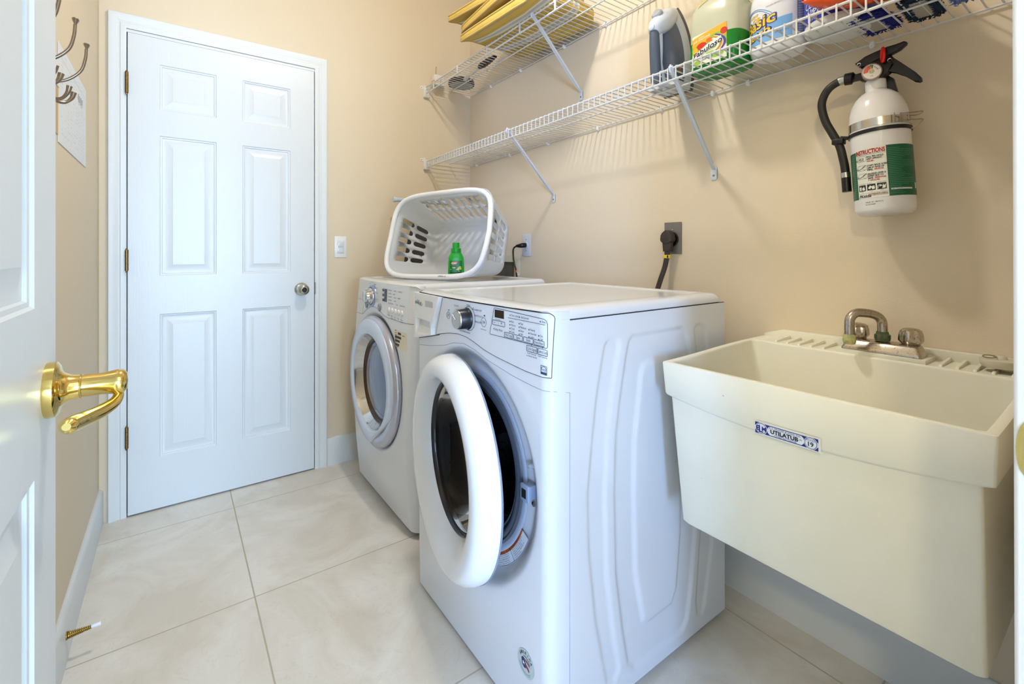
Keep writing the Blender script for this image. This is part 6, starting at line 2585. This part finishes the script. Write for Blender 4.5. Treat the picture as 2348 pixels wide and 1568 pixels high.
# steel clamp band, black strap
m = MB()
m.lathe([(ER - .001, .213), (ER + .0012, .2135), (ER + .0012, .2325), (ER - .001, .233)], eo, ew, 64)
bnd = m.build('clamp_band', M_steel, ex, smooth=50)
m = MB()
m.lathe([(ER - .001, .1995), (ER + .0028, .2000), (ER + .0028, .2085), (ER - .001, .209)], eo, ew, 64)
m.build('black_strap', M_black, ex, smooth=50)
# clip on the right
m = MB()
cp = lambda y, z, x=1.392: Vector((x, y, z - .012))
m.tube([cp(.3625, 1.432, 1.376), cp(.3620, 1.452, 1.376)], .0013, 6)
m.tube([cp(.352, 1.434, 1.381), cp(.3515, 1.450, 1.381), cp(.339, 1.448, 1.390), cp(.3395, 1.432, 1.390)], .0017, 6, closed=True)
m.tube(smooth_path([cp(.343, 1.4490, 1.387), cp(.330, 1.4500, 1.398), cp(.3175, 1.4500, 1.405), cp(.3200, 1.4460, 1.405), cp(.330, 1.4430, 1.400), cp(.342, 1.4435, 1.390)], 4), .0013, 6)
m.tube(smooth_path([cp(.341, 1.4340, 1.388), cp(.330, 1.4330, 1.398), cp(.3175, 1.4320, 1.405), cp(.3220, 1.4250, 1.405), cp(.336, 1.4130, 1.400)], 4), .0013, 6)
m.build('clamp_clip', M_nickel, bnd, smooth=50)
# wall bracket
m = MB()
m.box(XR - .004, XR, .375, .415, 1.26, 1.50, bev=.001)
m.box(1.482, XR - .003, .380, .410, 1.405, 1.440)
m.build('wall_bracket', M_steel, ex)
# valve body, gauge, levers
XV = 1.418
vf = lambda y, z, x=XV: Vector((x, y, z))
fv = (Vector((XV, 0, 0)), Vector((0, 1, 0)), Vector((0, 0, 1)), Vector((-1, 0, 0)))
m = MB()
m.prism([(.440, 1.545), (.440, 1.560), (.428, 1.573), (.425, 1.583), (.400, 1.586), (.380, 1.582), (.372, 1.566), (.385, 1.552), (.392, 1.541), (.428, 1.541)], fv, -.012, .012, bev=.003)
m.prism([(.460, 1.550), (.460, 1.566), (.440, 1.566), (.440, 1.550)], fv, -.008, .008, bev=.002)
m.build('valve_body', M_black, ex)
m = MB()
m.prism([(.452, 1.592), (.446, 1.583), (.438, 1.576), (.425, 1.584), (.405, 1.588), (.385, 1.590), (.362, 1.598), (.350, 1.607), (.3485, 1.612), (.3535, 1.615), (.385, 1.609), (.408, 1.609), (.430, 1.604)], fv, -.010, .010, bev=.003)
ul = m.build('carry_handle', M_black, ex, smooth=40)
m = MB()
m.prism([(.425, 1.575), (.410, 1.588), (.390, 1.594), (.378, 1.590), (.368, 1.572), (.350, 1.556), (.332, 1.535), (.322, 1.520), (.321, 1.511), (.326, 1.509), (.333, 1.517), (.352, 1.532), (.370, 1.549), (.385, 1.553), (.400, 1.555)], fv, -.0085, .0085, bev=.003)
ll = m.build('squeeze_lever', M_black, ex, smooth=40)
for (y, z, par) in ((.442, 1.586, ul), (.379, 1.577, ll)):
    m = MB()
    m.lathe([(.0026, .000), (.0030, .0115), (.0046, .0125), (.0050, .011), (.0050, 0)], (XV, y, z), (-1, 0, 0), 18)
    m.build('rivet', M_chrome, par)
m = MB()
rg = []
for k in range(28):
    a = 2 * math.pi * k / 28
    rg.append(Vector((XV - .018 + .010 * math.cos(a) * .55, .391 + .004 * math.cos(a), 1.592 + .0165 * math.sin(a))))
m.tube(rg, .0033, 10, closed=True)
m.build('pull_pin_ring', mat('pin_red', (214, 20, 18), rough=.25), ex, smooth=60)
gd = Vector((-.93, -.33, .04)).normalized()
gc = Vector((XV - .010, .4165, 1.556))
m = MB()
m.lathe([(.012, 0), (.0200, .004), (.0215, .010), (.0205, .0155), (.0185, .0165), (.0182, .0145)], gc, gd, 36)
gz = m.build('pressure_gauge', mat('gauge_bezel', (168, 150, 146), rough=.25, metal=.6), ex, smooth=50)
gr_ = Vector((0, 0, 1)) - gd * gd.z
gr_.normalize()
gs = gd.cross(gr_)   # towards the left or right
if gs.y > 0:
    gs = -gs
gp_ = lambda x, y, off=0.0: gc + gd * (.0146 + off) + gs * x + gr_ * y
m = MB()
m.poly([gp_(.0182 * math.cos(a), .0182 * math.sin(a)) for a in np.linspace(0, 2 * math.pi, 33)[:-1]], 0)


def sector(r0, r1, a0_, a1_, mi, off):
    for k in range(8):
        p_, q_ = R(a0_ + (a1_ - a0_) * k / 8), R(a0_ + (a1_ - a0_) * (k + 1) / 8)
        m.poly([gp_(r0 * math.cos(p_), r0 * math.sin(p_), off), gp_(r1 * math.cos(p_), r1 * math.sin(p_), off), gp_(r1 * math.cos(q_), r1 * math.sin(q_), off), gp_(r0 * math.cos(q_), r0 * math.sin(q_), off)], mi)


sector(.007, .0165, 108, 190, 1, .0003)
sector(.007, .0165, 78, 106, 2, .0003)
sector(.0115, .0125, 10, 70, 3, .0003)
m.poly([gp_(.0055 * math.cos(a), .0055 * math.sin(a), .0006) for a in np.linspace(0, 2 * math.pi, 17)[:-1]], 4)
m.poly([gp_(-.001, 0, .0008), gp_(.001, 0, .0008), gp_(-.001, .0135, .0008), gp_(-.0025, .0130, .0008)], 5)
m.text('195', .0045, lambda x, y: gp_(x, -.0125 + y, .0004), 3, 'C')
m.text('KIDDE', .003, lambda x, y: gp_(.008 + x, .004 + y, .0004), 3, 'L')
m.build('gauge_face', [mat('gauge_white', (224, 220, 218), rough=.3), mat('gauge_red', (206, 50, 46), rough=.3), mat('gauge_green', (60, 90, 50), rough=.3), mat('gauge_mark', (120, 70, 80), rough=.3), mat('gauge_hub', (170, 160, 150), rough=.3), mat('gauge_needle', (220, 190, 40), rough=.3)], gz, smooth=0)
# hose
hz = [(XV, .452, 1.558), (XV - .002, .470, 1.560), (XV - .004, .488, 1.558), (XV - .006, .508, 1.548), (XV - .006, .522, 1.530), (XV - .006, .528, 1.503), (XV - .004, .520, 1.462), (XV, .504, 1.424), (XV + .003, .490, 1.392), (XV + .004, .482, 1.356), (XV + .004, .477, 1.325), (XV + .004, .4735, 1.273)]
hp = smooth_path(hz, 7)
m = MB()
m.tube(hp[12:], .0098, 16)
hs = m.build('hose', mat('hose_rubber', (30, 27, 25), rough=.5), ex, smooth=60)
m = MB()
m.tube(hp[9:15], .0112, 16)
m.build('ferrule', M_steel, hs)
m = MB()
m.tube([hp[0] + Vector((0, .004, 0)), hp[3], hp[9]], [.011, .0155, .0150], 14)
m.build('hose_nut', M_black, hs, smooth=25)
m = MB()
m.tube([(XV + .004, .4765, 1.318), (XV + .004, .4755, 1.305)], .0110, 16)
m.build('ferrule', M_steel, hs)
m = MB()
m.tube([(XV + .004, .4755, 1.306), (XV + .004, .4730, 1.268)], .0106, 14)
m.build('nozzle', M_black, hs)
m = MB()
m.fbox(frame((XV + .002, .492, 1.401), (0, 1, 0), (0, 0, 1)), -.014, .012, -.007, .007, -.012, .012, bev=.002)
m.fbox(frame((XV + .002, .474, 1.408), (0, 1, .25), (0, 0, 1)), -.014, .012, -.0045, .0045, -.006, .006, bev=.001)
m.build('hose_clip', M_black, ex)
m = MB()
m.prism([(.372, 1.505), (.380, 1.540), (.392, 1.552), (.402, 1.545), (.404, 1.510)], (Vector((XV + .02, 0, 0)), Vector((0, 1, 0)), Vector((0, 0, 1)), Vector((-1, 0, 0))), -.010, .006, bev=.002)
m.build('hanger_loop', M_black, ex)

# ------------------------------------------------------------------ coat hooks and pinned papers on the left wall
def coat_hook(label, y0_, z0_):
    t = thing('coat_hook', label, 'coat hook', (XL, y0_, z0_), 'coat hooks on the left wall')
    o_ = Vector((XL, y0_, z0_))
    m = MB()
    m.fbox((o_, Vector((0, 1, 0)), Vector((0, 0, 1)), Vector((1, 0, 0))), -.010, .010, -.045, .030, 0, .004, bev=.0015)
    m.build('mount_plate', M_nickel, t)
    m = MB()
    up_ = smooth_path([o_ + Vector(p) for p in ((.003, 0, .002), (.020, 0, .004), (.045, 0, .016), (.066, 0, .040), (.074, 0, .070), (.076, 0, .095))], 6)
    m.tube(up_, [interp([(0, .0065), (.15, .0036), (1, .0031)], k / (len(up_) - 1)) for k in range(len(up_))], 12)
    m.lathe([(.0031, 0), (.0045, .006), (.0105, .014), (.0115, .0155), (.0105, .017), (0, .017)], o_ + Vector((.076, 0, .090)), (.05, 0, 1), 20, sx=.55, ref=(1, 0, 0))
    m.build('upper_prong', M_nickel, t, smooth=50)
    for sg in (-1, 1):
        m = MB()
        lo = smooth_path([o_ + Vector(p) for p in ((.003, 0, -.020), (.018, sg * .008, -.036), (.034, sg * .018, -.038), (.046, sg * .026, -.024), (.050, sg * .029, -.008))], 5)
        m.tube(lo, [interp([(0, .0045), (.6, .0036), (1, .0058)], k / (len(lo) - 1)) for k in range(len(lo))], 12)
        m.build('lower_prong', M_nickel, t, smooth=50)
    return t


coat_hook('nickel coat hook on the left wall, furthest one toward the closed door', 1.528, 1.510)
coat_hook('middle nickel coat hook of the three on the left wall', 1.370, 1.508)
coat_hook('nickel coat hook nearest the open door, cut by the top of the photo', 1.205, 1.508)
M_paper = mat('paper', (226, 230, 234), rough=.7)
pp = thing('wall_calendar', 'white paper calendar with faint grey print on the left wall', 'calendar', (XL, 1.92, 1.52))
m = MB()
zz0, zz1 = 1.402, 1.668
m.box(XL + .0005, XL + .0022, 1.700, 2.166, zz0, zz1)
m.build('page', M_paper, pp)
m = MB()
rnd = random.Random(11)
for r_ in range(20):
    for c_ in range(9):
        y = 1.73 + .047 * c_ + rnd.uniform(0, .01)
        z = zz0 + .03 + .0115 * r_
        if rnd.random() < .62:
            w_ = rnd.uniform(.010, .036)
            m.box(XL + .0022, XL + .0023, y, y + w_, z, z + .0014, 0)
m.box(XL + .0022, XL + .0023, 1.74, 2.14, zz1 - .034, zz1 - .032, 0)
for k in range(8):
    m.box(XL + .0022, XL + .0023, 2.00 + .012 * k, 2.006 + .012 * k, zz1 - .075 - .006 * (k % 3), zz1 - .058 + .004 * (k % 2), 1)
m.build('print', [mat('paper_print', (196, 202, 208), rough=.7), mat('paper_print_dark', (110, 112, 118), rough=.7)], pp, smooth=0)
nt_ = thing('note_card', 'tan and white note pinned between calendar and open door', 'note', (XL, 1.64, 1.50))
m = MB()
m.box(XL + .0005, XL + .002, 1.62, 1.695, 1.42, 1.60, 0)
m.box(XL + .002, XL + .0035, 1.625, 1.70, 1.545, 1.62, 1)
m.build('card', [mat('card_tan', (206, 170, 120), rough=.7), M_paper], nt_)
